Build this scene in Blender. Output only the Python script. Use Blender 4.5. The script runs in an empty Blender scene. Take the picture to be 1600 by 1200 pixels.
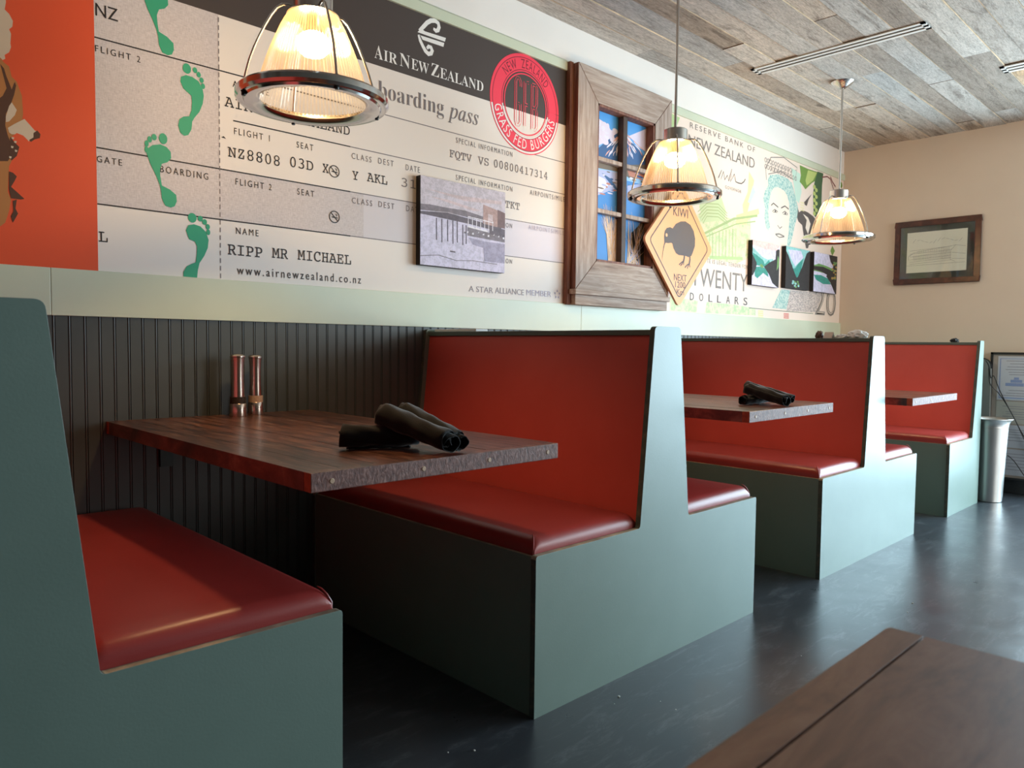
import bpy, bmesh, math, random
from mathutils import Vector, Matrix
from mathutils.geometry import tessellate_polygon

random.seed(7)
SC = bpy.context.scene
COL = SC.collection
PI = math.pi

# ------------------------------------------------------------------ camera
CAM = Vector((0.0, -2.5507, 1.0103))
YAW, PITCH, ROLL, FPX = 0.7734, -0.0509, 0.0108, 1170.63
fwd = Vector((math.sin(YAW) * math.cos(PITCH), math.cos(YAW) * math.cos(PITCH), math.sin(PITCH)))
rt0 = Vector((math.cos(YAW), -math.sin(YAW), 0))
up0 = rt0.cross(fwd)
rgt = math.cos(ROLL) * rt0 + math.sin(ROLL) * up0
upv = -math.sin(ROLL) * rt0 + math.cos(ROLL) * up0
cd = bpy.data.cameras.new('camera')
cam = bpy.data.objects.new('camera', cd)
COL.objects.link(cam)
cam.matrix_world = Matrix(((rgt.x, upv.x, -fwd.x, CAM.x), (rgt.y, upv.y, -fwd.y, CAM.y),
                           (rgt.z, upv.z, -fwd.z, CAM.z), (0, 0, 0, 1)))
cd.sensor_width = 36.0
cd.lens = FPX / 1600 * 36.0
cd.clip_start = 0.02
cd.dof.use_dof = True
cd.dof.focus_distance = 2.6
cd.dof.aperture_fstop = 9.0
SC.camera = cam

# ------------------------------------------------------------------ world, exposure, daylight
wd = bpy.data.worlds.new('sky')
SC.world = wd
wd.use_nodes = True
bg = wd.node_tree.nodes['Background']
bg.inputs[0].default_value = (0.75, 0.87, 1.0, 1)
bg.inputs[1].default_value = 1.5
SC.view_settings.view_transform = 'Standard'
SC.view_settings.look = 'None'
SC.view_settings.gamma = 1.0
SC.view_settings.use_curve_mapping = False
SC.view_settings.exposure = 0.34
SC.cycles.use_denoising = True
SC.cycles.max_bounces = 10
SC.cycles.diffuse_bounces = 5
SC.cycles.transparent_max_bounces = 24
SC.cycles.caustics_reflective = False
SC.cycles.caustics_refractive = False
SC.cycles.sample_clamp_indirect = 6.0

def area(name, loc, rot, sx, sy, power, col):
    l = bpy.data.lights.new(name, 'AREA')
    l.shape = 'RECTANGLE'; l.size = sx; l.size_y = sy; l.energy = power; l.color = col
    o = bpy.data.objects.new(name, l); COL.objects.link(o)
    o.location = loc; o.rotation_euler = rot
    return o
DAY = (0.76, 0.89, 1.0)
# daylight outside the glazed door bay in the end wall, and outside the street windows
area('daylight_end', (6.50, -3.0, 1.25), (0, PI / 2, 0), 2.3, 2.9, 300, (0.60, 0.83, 1.0))
area('daylight_street', (5.0, -5.28, 1.40), (PI / 2, 0, 0), 2.2, 2.0, 82, (1.0, 0.94, 0.88))

XB, ZC = 6.243, 2.613          # end wall, ceiling height
XL, YF = -2.6, -5.0            # wall behind on the left, street wall

# ------------------------------------------------------------------ helpers
def unproject(u, v, ax, val):
    """world point on the plane axis=val seen at pixel (u, v) of the photo"""
    d = fwd + (u - 800) / FPX * rgt + (600 - v) / FPX * upv
    t = (val - CAM[ax]) / d[ax]
    return CAM + t * d

def W(u, v):
    p = unproject(u, v, 1, 0.0)
    return (p.x, p.z)

def fillet(pts, radii, n=5):
    out = []
    N = len(pts)
    for i in range(N):
        p = Vector(pts[i]); r = radii[i] if not isinstance(radii, (int, float)) else radii
        if r <= 0:
            out.append((p.x, p.y)); continue
        a = (Vector(pts[i - 1]) - p).normalized(); b = (Vector(pts[(i + 1) % N]) - p).normalized()
        ang = a.angle(b)
        d = r / math.tan(ang / 2)
        pa, pb = p + a * d, p + b * d
        for k in range(n + 1):
            t = k / n
            q = (1 - t) ** 2 * pa + 2 * t * (1 - t) * p + t * t * pb
            out.append((q.x, q.y))
    return out

class MB:
    """collects shapes, becomes one mesh object"""
    def __init__(s):
        s.v = []; s.f = []; s.m = []; s.t = []
    def add(s, verts, faces, mat=0, tone=0.5):
        b = len(s.v)
        s.v += [tuple(q) for q in verts]
        for f in faces:
            s.f.append([b + i for i in f]); s.m.append(mat); s.t.append(tone)
    def box(s, a, b, mat=0, tone=0.5, M=None):
        x0, y0, z0 = a; x1, y1, z1 = b
        x0, x1 = min(x0, x1), max(x0, x1); y0, y1 = min(y0, y1), max(y0, y1); z0, z1 = min(z0, z1), max(z0, z1)
        vs = [(x0, y0, z0), (x1, y0, z0), (x1, y1, z0), (x0, y1, z0), (x0, y0, z1), (x1, y0, z1), (x1, y1, z1), (x0, y1, z1)]
        if M: vs = [M @ Vector(q) for q in vs]
        s.add(vs, [(0, 3, 2, 1), (4, 5, 6, 7), (0, 1, 5, 4), (1, 2, 6, 5), (2, 3, 7, 6), (3, 0, 4, 7)], mat, tone)
    def prism(s, poly, y0, y1, mat=0, edge=None, axis=1, tone=0.5):
        """polygon in the two other axes (in order), extruded along axis"""
        n = len(poly)
        def P(q, h):
            return (q[0], h, q[1]) if axis == 1 else ((h, q[0], q[1]) if axis == 0 else (q[0], q[1], h))
        vs = [P(q, y0) for q in poly] + [P(q, y1) for q in poly]
        tri = tessellate_polygon([[Vector((q[0], q[1], 0)) for q in poly]])
        s.add(vs, [tuple(t) for t in tri], mat, tone)
        s.add(vs, [tuple(i + n for i in reversed(t)) for t in tri], mat, tone)
        s.add(vs, [(i, (i + 1) % n, (i + 1) % n + n, i + n) for i in range(n)], mat if edge is None else edge, tone)
    def lathe(s, prof, n=32, mat=0, cx=0, cy=0, closed=False, rib=None, tone=0.5):
        vs = []
        for (r, z) in prof:
            for k in range(n):
                a = 2 * PI * k / n
                rr = r + (rib if (rib and k % 2) else 0)
                vs.append((cx + rr * math.cos(a), cy + rr * math.sin(a), z))
        m = len(prof); fs = []
        for i in range(m if closed else m - 1):
            j = (i + 1) % m
            for k in range(n):
                k2 = (k + 1) % n
                fs.append((i * n + k, i * n + k2, j * n + k2, j * n + k))
        s.add(vs, fs, mat, tone)
    def tube(s, pts, r, n=8, mat=0, cap=True, tone=0.5):
        pts = [Vector(p) for p in pts]; vs = []; N = len(pts)
        prev = None
        for i, p in enumerate(pts):
            d = (pts[min(i + 1, N - 1)] - pts[max(i - 1, 0)]).normalized()
            ref = Vector((0, 0, 1)) if abs(d.z) < 0.95 else Vector((1, 0, 0))
            a = d.cross(ref).normalized() if prev is None else (prev - d * prev.dot(d)).normalized()
            prev = a; b = d.cross(a)
            rr = r[i] if isinstance(r, (list, tuple)) else r
            for k in range(n):
                t = 2 * PI * k / n
                vs.append(p + a * rr * math.cos(t) + b * rr * math.sin(t))
        fs = [(i * n + k, i * n + (k + 1) % n, (i + 1) * n + (k + 1) % n, (i + 1) * n + k) for i in range(N - 1) for k in range(n)]
        if cap:
            fs += [tuple(reversed(range(n))), tuple(range((N - 1) * n, N * n))]
        s.add(vs, fs, mat, tone)
    def build(s, name, mats, parent=None, smooth=False, origin=None, bevel=0, angle=40):
        me = bpy.data.meshes.new(name)
        o3 = Vector(origin) if origin else None
        vv = [tuple(Vector(q) - o3) for q in s.v] if o3 else s.v
        me.from_pydata(vv, [], s.f)
        if not isinstance(mats, (list, tuple)): mats = [mats]
        for m in mats: me.materials.append(m)
        me.polygons.foreach_set('material_index', s.m)
        ca = me.color_attributes.new('tone', 'FLOAT_COLOR', 'CORNER')
        buf = []
        for p, t in zip(me.polygons, s.t):
            buf += [t, t, t, 1.0] * p.loop_total
        ca.data.foreach_set('color', buf)
        bm = bmesh.new(); bm.from_mesh(me)
        bmesh.ops.remove_doubles(bm, verts=bm.verts, dist=1e-6) if bevel or smooth else None
        bmesh.ops.recalc_face_normals(bm, faces=bm.faces) if s.recalc else None
        bm.to_mesh(me); bm.free()
        me.update()
        ob = bpy.data.objects.new(name, me); COL.objects.link(ob)
        if origin and parent is None: ob.location = origin
        if parent: ob.parent = parent
        if smooth:
            me.polygons.foreach_set('use_smooth', [True] * len(me.polygons))
            if angle < 180:
                me.set_sharp_from_angle(angle=math.radians(angle))
        if bevel:
            md = ob.modifiers.new('edge', 'BEVEL'); md.width = bevel; md.segments = 2; md.limit_method = 'ANGLE'
            md.angle_limit = math.radians(50)
        return ob
    recalc = True

def tag(o, label, cat, group=None, kind=None):
    if label: o['label'] = label
    if cat: o['category'] = cat
    if group: o['group'] = group
    if kind: o['kind'] = kind
    return o

def thing(name, label, cat, loc=(0, 0, 0), group=None):
    o = bpy.data.objects.new(name, None); COL.objects.link(o)
    o.empty_display_size = 0.1
    o.location = loc
    return tag(o, label, cat, group)

def struct(o):
    o['kind'] = 'structure'
    return o

def copy_tree(o, parent=None):
    c = o.copy(); COL.objects.link(c)
    if parent is not None: c.parent = parent
    for ch in list(o.children): copy_tree(ch, c)
    return c

# ------------------------------------------------------------------ materials
def srgb(r, g, b):
    f = lambda c: (c / 255 / 12.92) if c / 255 <= 0.04045 else ((c / 255 + 0.055) / 1.055) ** 2.4
    return (f(r), f(g), f(b))

class Nodes:
    def __init__(s, name):
        s.m = bpy.data.materials.new(name); s.m.use_nodes = True
        s.nt = s.m.node_tree; s.n = s.nt.nodes; s.l = s.nt.links
        s.b = s.n['Principled BSDF']; s.out = s.n['Material Output']
    def new(s, t, **kw):
        q = s.n.new(t)
        for k, v in kw.items(): setattr(q, k, v)
        return q
    def coords(s, scale=(1, 1, 1), kind='Object', rot=(0, 0, 0)):
        tc = s.new('ShaderNodeTexCoord'); mp = s.new('ShaderNodeMapping')
        mp.inputs['Scale'].default_value = scale; mp.inputs['Rotation'].default_value = rot
        s.l.new(tc.outputs[kind], mp.inputs[0])
        return mp.outputs[0]
    def noise(s, vec, scale=5, detail=5, rough=0.55, dist=0):
        q = s.new('ShaderNodeTexNoise'); s.l.new(vec, q.inputs['Vector'])
        q.inputs['Scale'].default_value = scale; q.inputs['Detail'].default_value = detail
        q.inputs['Roughness'].default_value = rough; q.inputs['Distortion'].default_value = dist
        return q.outputs['Fac']
    def ramp(s, fac, stops):
        q = s.new('ShaderNodeValToRGB'); s.l.new(fac, q.inputs[0])
        e = q.color_ramp.elements
        e[0].position, e[0].color = stops[0][0], (*stops[0][1], 1)
        e[1].position, e[1].color = stops[-1][0], (*stops[-1][1], 1)
        for p, c in stops[1:-1]:
            k = e.new(p); k.color = (*c, 1)
        return q.outputs[0]
    def mix(s, fac, a, b, mode='MIX'):
        q = s.new('ShaderNodeMix', data_type='RGBA', blend_type=mode)
        for sock, val in ((q.inputs[0], fac), (q.inputs[6], a), (q.inputs[7], b)):
            if hasattr(val, 'links') or isinstance(val, bpy.types.NodeSocket): s.l.new(val, sock)
            elif isinstance(val, (int, float)): sock.default_value = val
            else: sock.default_value = (*val, 1)
        return q.outputs[2]
    def math(s, op, a, b=0.0):
        q = s.new('ShaderNodeMath', operation=op)
        for sock, val in ((q.inputs[0], a), (q.inputs[1], b)):
            if isinstance(val, bpy.types.NodeSocket): s.l.new(val, sock)
            else: sock.default_value = val
        return q.outputs[0]
    def tone(s):
        q = s.new('ShaderNodeAttribute'); q.attribute_name = 'tone'
        return q.outputs['Fac']
    def bump(s, h, strength=0.2, dist=0.01):
        q = s.new('ShaderNodeBump'); q.inputs['Strength'].default_value = strength; q.inputs['Distance'].default_value = dist
        s.l.new(h, q.inputs['Height']); s.l.new(q.outputs[0], s.b.inputs['Normal'])
    def set(s, color=None, rough=None, metal=None, spec=None, coat=None):
        for nm, v in (('Base Color', color), ('Roughness', rough), ('Metallic', metal), ('Specular IOR Level', spec), ('Coat Weight', coat)):
            if v is None: continue
            if isinstance(v, bpy.types.NodeSocket): s.l.new(v, s.b.inputs[nm])
            elif isinstance(v, tuple): s.b.inputs[nm].default_value = (*v, 1)
            else: s.b.inputs[nm].default_value = v
        return s.m

def flat(name, c, rough=0.6, metal=0, spec=0.4, var=0.0, vs=8.0, bump=0.0):
    k = Nodes(name)
    col = c
    if var or bump:
        nz = k.noise(k.coords(), vs, 4)
        if var:
            col = k.ramp(nz, [(0.3, tuple(max(0, q * (1 - var)) for q in c)), (0.7, tuple(min(1, q * (1 + var)) for q in c))])
        if bump: k.bump(nz, bump, 0.004)
    return k.set(col, rough, metal, spec)

M = {}
M['wall_white'] = flat('white_wall_paint', (0.82, 0.765, 0.715), 0.8, var=0.02, vs=3)
M['beige'] = flat('beige_wall_paint', (0.74, 0.61, 0.49), 0.75, var=0.03, vs=2, bump=0.02)
M['band'] = flat('pale_green_paint', (0.605, 0.645, 0.495), 0.38, var=0.03, vs=4)
M['bead'] = flat('charcoal_green_paint', (0.066, 0.074, 0.072), 0.42, var=0.10, vs=6)
M['wall_dark'] = flat('charcoal_wall_paint', (0.10, 0.082, 0.065), 0.7)
M['black'] = flat('black_plastic', (0.012, 0.012, 0.012), 0.4)
M['blackcloth'] = None
M['steel_dark'] = flat('dark_steel', (0.05, 0.05, 0.05), 0.4, 0.9)
M['white'] = flat('white_paper', (0.80, 0.80, 0.80), 0.7)
M['crumb'] = flat('crumb_white', (0.75, 0.73, 0.68), 0.8)

def mk_bench_paint():
    k = Nodes('grey_green_paint')
    a = k.noise(k.coords((1, 1, 1)), 3.0, 4)
    base = k.ramp(a, [(0.3, (0.148, 0.208, 0.176)), (0.7, (0.170, 0.234, 0.200))])
    sc = k.noise(k.coords((30, 30, 6), rot=(0, 0.5, 0)), 2.0, 6, 0.75)
    fac = k.ramp(sc, [(0.66, (0, 0, 0)), (0.76, (0.35, 0.35, 0.35))])
    col = k.mix(fac, base, (0.30, 0.39, 0.37))
    k.bump(k.noise(k.coords((60, 60, 60)), 3.0, 3), 0.06, 0.003)
    return k.set(col, 0.40, 0, 0.75)
def mk_bench_edge():
    k = Nodes('worn_painted_edge')
    n = k.noise(k.coords((9, 9, 9)), 2.2, 6, 0.7)
    fac = k.ramp(n, [(0.50, (0, 0, 0)), (0.66, (0.6, 0.6, 0.6))])
    col = k.mix(fac, (0.075, 0.090, 0.080), (0.20, 0.165, 0.12))
    return k.set(col, 0.55, 0, 0.3)
M['paint'] = mk_bench_paint(); M['paint_edge'] = mk_bench_edge()
M['bare_edge'] = flat('bare_plywood_edge', (0.36, 0.30, 0.215), 0.6, var=0.45, vs=14)
M['rail'] = flat('dark_green_rail_paint', (0.10, 0.13, 0.11), 0.45)

def mk_red():
    k = Nodes('red_back_laminate')
    a = k.noise(k.coords((2, 2, 2)), 2.0, 3)
    return k.set(k.ramp(a, [(0.3, (0.60, 0.076, 0.062)), (0.7, (0.65, 0.088, 0.072))]), 0.42, 0, 0.35)
def mk_vinyl():
    k = Nodes('red_vinyl')
    a = k.noise(k.coords((1, 1, 1)), 4.0, 3)
    k.bump(k.noise(k.coords((1, 1, 1)), 260, 2), 0.08, 0.002)
    return k.set(k.ramp(a, [(0.3, (0.285, 0.030, 0.027)), (0.7, (0.33, 0.040, 0.035))]), 0.36, 0, 0.5)
M['red'] = mk_red(); M['vinyl'] = mk_vinyl()

def mk_floor():
    k = Nodes('dark_polished_concrete')
    v = k.coords()
    a = k.noise(v, 1.4, 6, 0.6)
    col = k.ramp(a, [(0.3, (0.027, 0.031, 0.038)), (0.55, (0.034, 0.039, 0.047)), (0.75, (0.042, 0.047, 0.055))])
    s = k.noise(k.coords((2.2, 9, 1), rot=(0, 0, 0.35)), 2.0, 12, 0.82, 0.6)
    f = k.ramp(s, [(0.515, (0, 0, 0)), (0.63, (0.8, 0.8, 0.8))])
    col = k.mix(f, col, (0.105, 0.112, 0.122))
    r = k.ramp(k.noise(v, 5.0, 6, 0.65), [(0.3, (0.27, 0.27, 0.27)), (0.7, (0.36, 0.36, 0.36))])
    k.bump(k.noise(v, 11, 9, 0.75), 0.06, 0.004)
    return k.set(col, r, 0, 1.0)
M['floor'] = mk_floor()

def mk_ceiling():
    k = Nodes('reclaimed_barn_boards')
    t = k.tone()
    base = k.ramp(t, [(0.0, (0.30, 0.265, 0.235)), (0.16, (0.50, 0.47, 0.44)), (0.32, (0.42, 0.44, 0.455)), (0.5, (0.66, 0.62, 0.57)),
                      (0.64, (0.50, 0.525, 0.54)), (0.8, (0.60, 0.54, 0.48)), (0.93, (0.38, 0.32, 0.265)), (1.0, (0.60, 0.42, 0.26))])
    off = k.new('ShaderNodeVectorMath', operation='MULTIPLY_ADD')
    k.l.new(k.coords((1, 1, 1)), off.inputs[0]); off.inputs[1].default_value = (1.2, 9, 1)
    cmb = k.new('ShaderNodeCombineXYZ'); k.l.new(k.math('MULTIPLY', t, 37.0), cmb.inputs[0]); k.l.new(cmb.outputs[0], off.inputs[2])
    g = k.noise(off.outputs[0], 3.5, 9, 0.72, 0.6)
    col = k.mix(0.85, base, k.ramp(g, [(0.28, (0.42, 0.35, 0.295)), (0.48, (0.95, 0.875, 0.805)), (0.72, (1.26, 1.155, 1.07))]), 'MULTIPLY')
    st = k.noise(off.outputs[0], 1.6, 4, 0.6, 1.2)
    col = k.mix(k.ramp(st, [(0.58, (0, 0, 0)), (0.70, (0.65, 0.65, 0.65))]), col, (0.13, 0.10, 0.08))
    fine = k.noise(k.coords((18, 120, 1)), 2.0, 8, 0.8)
    col = k.mix(0.6, col, k.ramp(fine, [(0.38, (0.36, 0.33, 0.31)), (0.50, (1.0, 1.0, 1.0)), (0.62, (1.4, 1.4, 1.4))]), 'MULTIPLY')
    k.bump(fine, 0.35, 0.004)
    return k.set(col, 0.85, 0, 0.2)
M['ceiling'] = mk_ceiling()
M['ceil_edge'] = flat('fresh_board_edge', (0.62, 0.46, 0.30), 0.8, var=0.25, vs=12)

def wood(name, stops, scale=(3, 40, 3), rough=0.4, bump=0.15, tone=True, coat=0.0, nscale=2.0, spec=0.4):
    k = Nodes(name)
    off = k.new('ShaderNodeVectorMath', operation='MULTIPLY_ADD')
    k.l.new(k.coords((1, 1, 1)), off.inputs[0]); off.inputs[1].default_value = scale
    cmb = k.new('ShaderNodeCombineXYZ')
    tm = k.math('MULTIPLY', k.tone(), 23.0)
    for i in range(3): k.l.new(tm, cmb.inputs[i])
    k.l.new(cmb.outputs[0], off.inputs[2])
    g = k.noise(off.outputs[0], nscale, 9, 0.68, 0.5)
    col = k.ramp(g, stops)
    if tone:
        tn = k.ramp(k.tone(), [(0.0, (0.62, 0.62, 0.62)), (0.5, (1.0, 1.0, 1.0)), (1.0, (1.4, 1.35, 1.3))])
        col = k.mix(1.0, col, tn, 'MULTIPLY')
    k.bump(g, bump, 0.004)
    m = k.set(col, rough, 0, spec, coat)
    k.b.inputs['Coat Roughness'].default_value = 0.2
    return m
M['table'] = wood('stained_reclaimed_table', [(0.34, (0.022, 0.009, 0.006)), (0.46, (0.075, 0.028, 0.018)), (0.55, (0.16, 0.060, 0.038)), (0.66, (0.26, 0.14, 0.095)), (0.78, (0.40, 0.29, 0.22))], (26, 3.2, 6), 0.30, 0.4, coat=0.25)
M['table_edge'] = wood('rough_sawn_table_edge', [(0.32, (0.065, 0.020, 0.013)), (0.5, (0.17, 0.060, 0.042)), (0.7, (0.36, 0.18, 0.14))], (55, 20, 26), 0.55, 0.6, tone=False, nscale=2.4, spec=0.34)
M['table_end'] = flat('orange_end_grain', (0.34, 0.075, 0.026), 0.5, var=0.3, vs=60)
M['plug'] = flat('pale_wood_plug', (0.55, 0.36, 0.24), 0.5)
M['table_near'] = wood('brown_dining_table_wood', [(0.3, (0.085, 0.036, 0.022)), (0.5, (0.20, 0.088, 0.052)), (0.72, (0.30, 0.155, 0.10))], (2.2, 9, 4), 0.5, 0.05, nscale=2.2, coat=0.0, spec=0.3)
M['barn'] = wood('weathered_barn_wood', [(0.26, (0.17, 0.115, 0.09)), (0.44, (0.34, 0.25, 0.205)), (0.6, (0.46, 0.37, 0.315)), (0.8, (0.60, 0.52, 0.46))], (22, 22, 1.6), 0.7, 0.3, nscale=2.2, spec=0.25)
M['barn_h'] = wood('weathered_barn_wood_rail', [(0.26, (0.18, 0.12, 0.095)), (0.44, (0.35, 0.26, 0.21)), (0.6, (0.48, 0.385, 0.325)), (0.8, (0.62, 0.54, 0.475))], (1.6, 22, 22), 0.7, 0.3, nscale=2.2, spec=0.25)
M['barn_side'] = wood('reddish_board_side', [(0.3, (0.085, 0.03, 0.02)), (0.55, (0.21, 0.085, 0.055)), (0.75, (0.34, 0.17, 0.11))], (26, 26, 2), 0.65, 0.3, nscale=2.0)
M['muntin'] = flat('dark_brown_muntin', (0.05, 0.026, 0.018), 0.6, var=0.3, vs=20)
M['mahog'] = wood('mahogany_frame', [(0.3, (0.035, 0.010, 0.007)), (0.55, (0.085, 0.024, 0.015)), (0.75, (0.15, 0.045, 0.026))], (8, 8, 8), 0.3, 0.05, tone=False)

def metal(name, c, r, aniso=0.0):
    k = Nodes(name)
    n = k.noise(k.coords((1, 1, 1)), 6, 2)
    rr = k.ramp(n, [(0.3, (r * 0.95,) * 3), (0.7, (r * 1.06,) * 3)])
    return k.set(c, rr, 1.0, 0.5)
M['nickel'] = metal('brushed_nickel', (0.62, 0.58, 0.54), 0.24)
M['chrome'] = metal('polished_nickel', (0.66, 0.62, 0.58), 0.13)
M['steel'] = metal('brushed_steel', (0.60, 0.59, 0.57), 0.36)
M['vent'] = flat('white_metal_vent', (0.74, 0.72, 0.68), 0.4)

def mk_cloth():
    k = Nodes('black_napkin_cloth')
    k.bump(k.noise(k.coords(), 420, 2), 0.3, 0.002)
    m = k.set((0.0085, 0.0075, 0.0085), 0.85, 0, 0.3)
    k.b.inputs['Sheen Weight'].default_value = 0.25
    k.b.inputs['Sheen Roughness'].default_value = 0.4
    return m
M['blackcloth'] = mk_cloth()

def schlick(k, f0):
    lw = k.new('ShaderNodeLayerWeight'); lw.inputs['Blend'].default_value = 0.5
    return k.math('ADD', k.math('MULTIPLY', k.math('POWER', lw.outputs['Facing'], 5.0), 0.5), f0)

def mk_shade():
    k = Nodes('ribbed_prismatic_glass')
    def N_(t, col, rough=None):
        q = k.new(t); q.inputs[0].default_value = (*col, 1)
        if rough is not None: q.inputs['Roughness'].default_value = rough
        return q
    def MX(f, a, b):
        q = k.new('ShaderNodeMixShader')
        if isinstance(f, float): q.inputs[0].default_value = f
        else: k.l.new(f, q.inputs[0])
        k.l.new(a.outputs[0], q.inputs[1]); k.l.new(b.outputs[0], q.inputs[2])
        return q
    clear = N_('ShaderNodeBsdfTransparent', (1.0, 0.98, 0.95))
    spread = N_('ShaderNodeBsdfRefraction', (1.0, 0.93, 0.84), 0.5); spread.inputs['IOR'].default_value = 1.02
    amber = N_('ShaderNodeBsdfTranslucent', (0.20, 0.12, 0.055))
    milky = N_('ShaderNodeBsdfDiffuse', (0.30, 0.27, 0.25))
    ridge = MX(0.45, spread, MX(0.4, amber, milky))
    f = k.ramp(k.tone(), [(0.0, (0.18,) * 3), (1.0, (0.82,) * 3)])
    body = MX(f, clear, ridge)
    gl = N_('ShaderNodeBsdfGlossy', (1, 1, 1), 0.10)
    c = MX(schlick(k, 0.035), body, gl)
    k.l.new(c.outputs[0], k.out.inputs[0])
    return k.m
M['shade'] = mk_shade()

def mk_glass(name='window_glass', tint=(0.97, 0.99, 0.98)):
    k = Nodes(name)
    tr = k.new('ShaderNodeBsdfTransparent'); tr.inputs[0].default_value = (*tint, 1)
    gl = k.new('ShaderNodeBsdfGlossy'); gl.inputs['Roughness'].default_value = 0.02
    c = k.new('ShaderNodeMixShader')
    k.l.new(schlick(k, 0.03), c.inputs[0]); k.l.new(tr.outputs[0], c.inputs[1]); k.l.new(gl.outputs[0], c.inputs[2])
    k.l.new(c.outputs[0], k.out.inputs[0])
    return k.m
M['glass'] = mk_glass()

BULB = 250.0
def mk_bulb():
    k = Nodes('glowing_bulb')
    k.b.inputs['Emission Color'].default_value = (1.0, 0.66, 0.30, 1)
    k.b.inputs['Emission Strength'].default_value = BULB
    return k.set((1, 0.9, 0.7), 0.4)
M['bulb'] = mk_bulb()

# ------------------------------------------------------------------ room shell
def slab(name, a, b, m):
    mb = MB(); mb.box(a, b); return struct(mb.build(name, m))

slab('floor', (XL, YF, -0.10), (XB + 0.15, 0.15, 0.0), M['floor'])
slab('wall_left', (XL, 0.0, 0.0), (XB + 0.15, 0.15, ZC + 0.15), M['wall_white'])
slab('wall_front', (XL - 0.15, YF, 0.0), (XL, 0.15, ZC + 0.15), M['wall_dark'])

def wall_with_hole(name, axis, c0, c1, a0, a1, h0, h1, z0, z1, m):
    """wall slab between c0..c1 along axis, spanning a0..a1, with an opening h0..h1 x z0..z1"""
    mb = MB()
    def bx(p0, p1, q0, q1):
        if p1 - p0 < 1e-4 or q1 - q0 < 1e-4: return
        if axis == 0: mb.box((c0, p0, q0), (c1, p1, q1))
        else: mb.box((p0, c0, q0), (p1, c1, q1))
    bx(a0, h0, 0, ZC + 0.15); bx(h1, a1, 0, ZC + 0.15); bx(h0, h1, 0, z0); bx(h0, h1, z1, ZC + 0.15)
    return struct(mb.build(name, m))
EY0, EY1 = -4.45, -1.56        # glazed bay in the end wall
wall_with_hole('wall_back', 0, XB, XB + 0.15, YF - 0.15, 0.0, EY0, EY1, 0.06, 2.35, M['beige'])
SX0, SX1 = 3.9, 6.1            # street windows
wall_with_hole('wall_right', 1, YF - 0.15, YF, XL, XB, SX0, SX1, 0.45, 2.40, M['wall_dark'])

def glazing(name, axis, c, a0, a1, z0, z1, nm, label):
    mb = MB(); w = 0.045
    def bar(p0, p1, q0, q1):
        if axis == 0: mb.box((c + 0.04, p0, q0), (c + 0.09, p1, q1))
        else: mb.box((p0, c - 0.09, q0), (p1, c - 0.04, q1))
    bar(a0, a1, z0, z0 + w); bar(a0, a1, z1 - w, z1)
    for i in range(nm + 1):
        x = a0 + (a1 - a0 - w) * i / nm; bar(x, x + w, z0, z1)
    fr = struct(mb.build(name, M['black']))
    g = MB()
    if axis == 0: g.box((c + 0.06, a0, z0), (c + 0.066, a1, z1))
    else: g.box((a0, c - 0.066, z0), (a1, c - 0.06, z1))
    g.build('pane', M['glass'], fr)
glazing('window_1', 0, XB, EY0, EY1, 0.06, 2.35, 2, '')
glazing('window_2', 1, YF, SX0, SX1, 0.45, 2.40, 2, '')

# ceiling of reclaimed boards running along x, each board a little proud or sunk
mb = MB()
mb.box((XL, YF, ZC + 0.012), (XB + 0.15, 0.15, ZC + 0.10), 0, 0.1)
y = 0.0
while y > YF:
    w = random.uniform(0.105, 0.15)
    y1 = max(y - w, YF)
    x = XL - random.uniform(0, 1.5)
    while x < XB:
        L = random.uniform(0.9, 3.0)
        dz = random.choice([0, 0, 0.002, 0.004, 0.006])
        t = random.uniform(0.0, 0.93)
        if random.random() < 0.07: L = random.uniform(0.12, 0.25); t = random.uniform(0.88, 1.0)
        a, b = max(x, XL), min(x + L - 0.0015, XB)
        if b > a:
            g = 0.0012
            z0 = ZC + dz
            vs = [(a, y1 + g, z0), (b, y1 + g, z0), (b, y - g, z0), (a, y - g, z0),
                  (a, y1 + g, z0 + 0.02), (b, y1 + g, z0 + 0.02), (b, y - g, z0 + 0.02), (a, y - g, z0 + 0.02)]
            mb.add(vs, [(0, 3, 2, 1)], 0, t)
            mb.add(vs, [(0, 1, 5, 4), (2, 3, 7, 6)], 1, t)
            mb.add(vs, [(1, 2, 6, 5), (3, 0, 4, 7)], 0, 0.0)
            if random.random() < 0.55:      # fresh sawn chamfer along one long side
                c = random.uniform(0.002, 0.006)
                x0c = a + random.uniform(0, 0.3) * (b - a); x1c = b - random.uniform(0, 0.3) * (b - a)
                mb.add([(x0c, y1 + g, z0 - 0.0006), (x1c, y1 + g, z0 - 0.0006), (x1c, y1 + g + c, z0 - 0.0006), (x0c, y1 + g + c, z0 - 0.0006)], [(0, 3, 2, 1)], 1, t)
        x += L
    y = y1
mb.recalc = False
struct(mb.build('ceiling', [M['ceiling'], M['ceil_edge']]))

# beadboard wainscot: one profile run along the wall
mb = MB()
prof = []
x = -1.2
pit = 0.0415
def bead(x):
    return [(x, -0.006), (x + 0.0006, -0.0025), (x + 0.0016, -0.0025), (x + 0.0024, -0.0050), (x + 0.0045, -0.0058), (x + 0.0066, -0.0050),
            (x + 0.0074, -0.0025), (x + 0.0084, -0.0025), (x + 0.0090, -0.006)]
x = 0.5775 - pit * 40
while x < XB - pit:
    prof += bead(x); x += pit
vs = [(p[0], p[1], 0.0) for p in prof] + [(p[0], p[1], 1.090) for p in prof]
n = len(prof)
mb.add(vs, [(i, i + 1, i + 1 + n, i + n) for i in range(n - 1)])
mb.recalc = False
struct(mb.build('trim_1', M['bead']))
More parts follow.
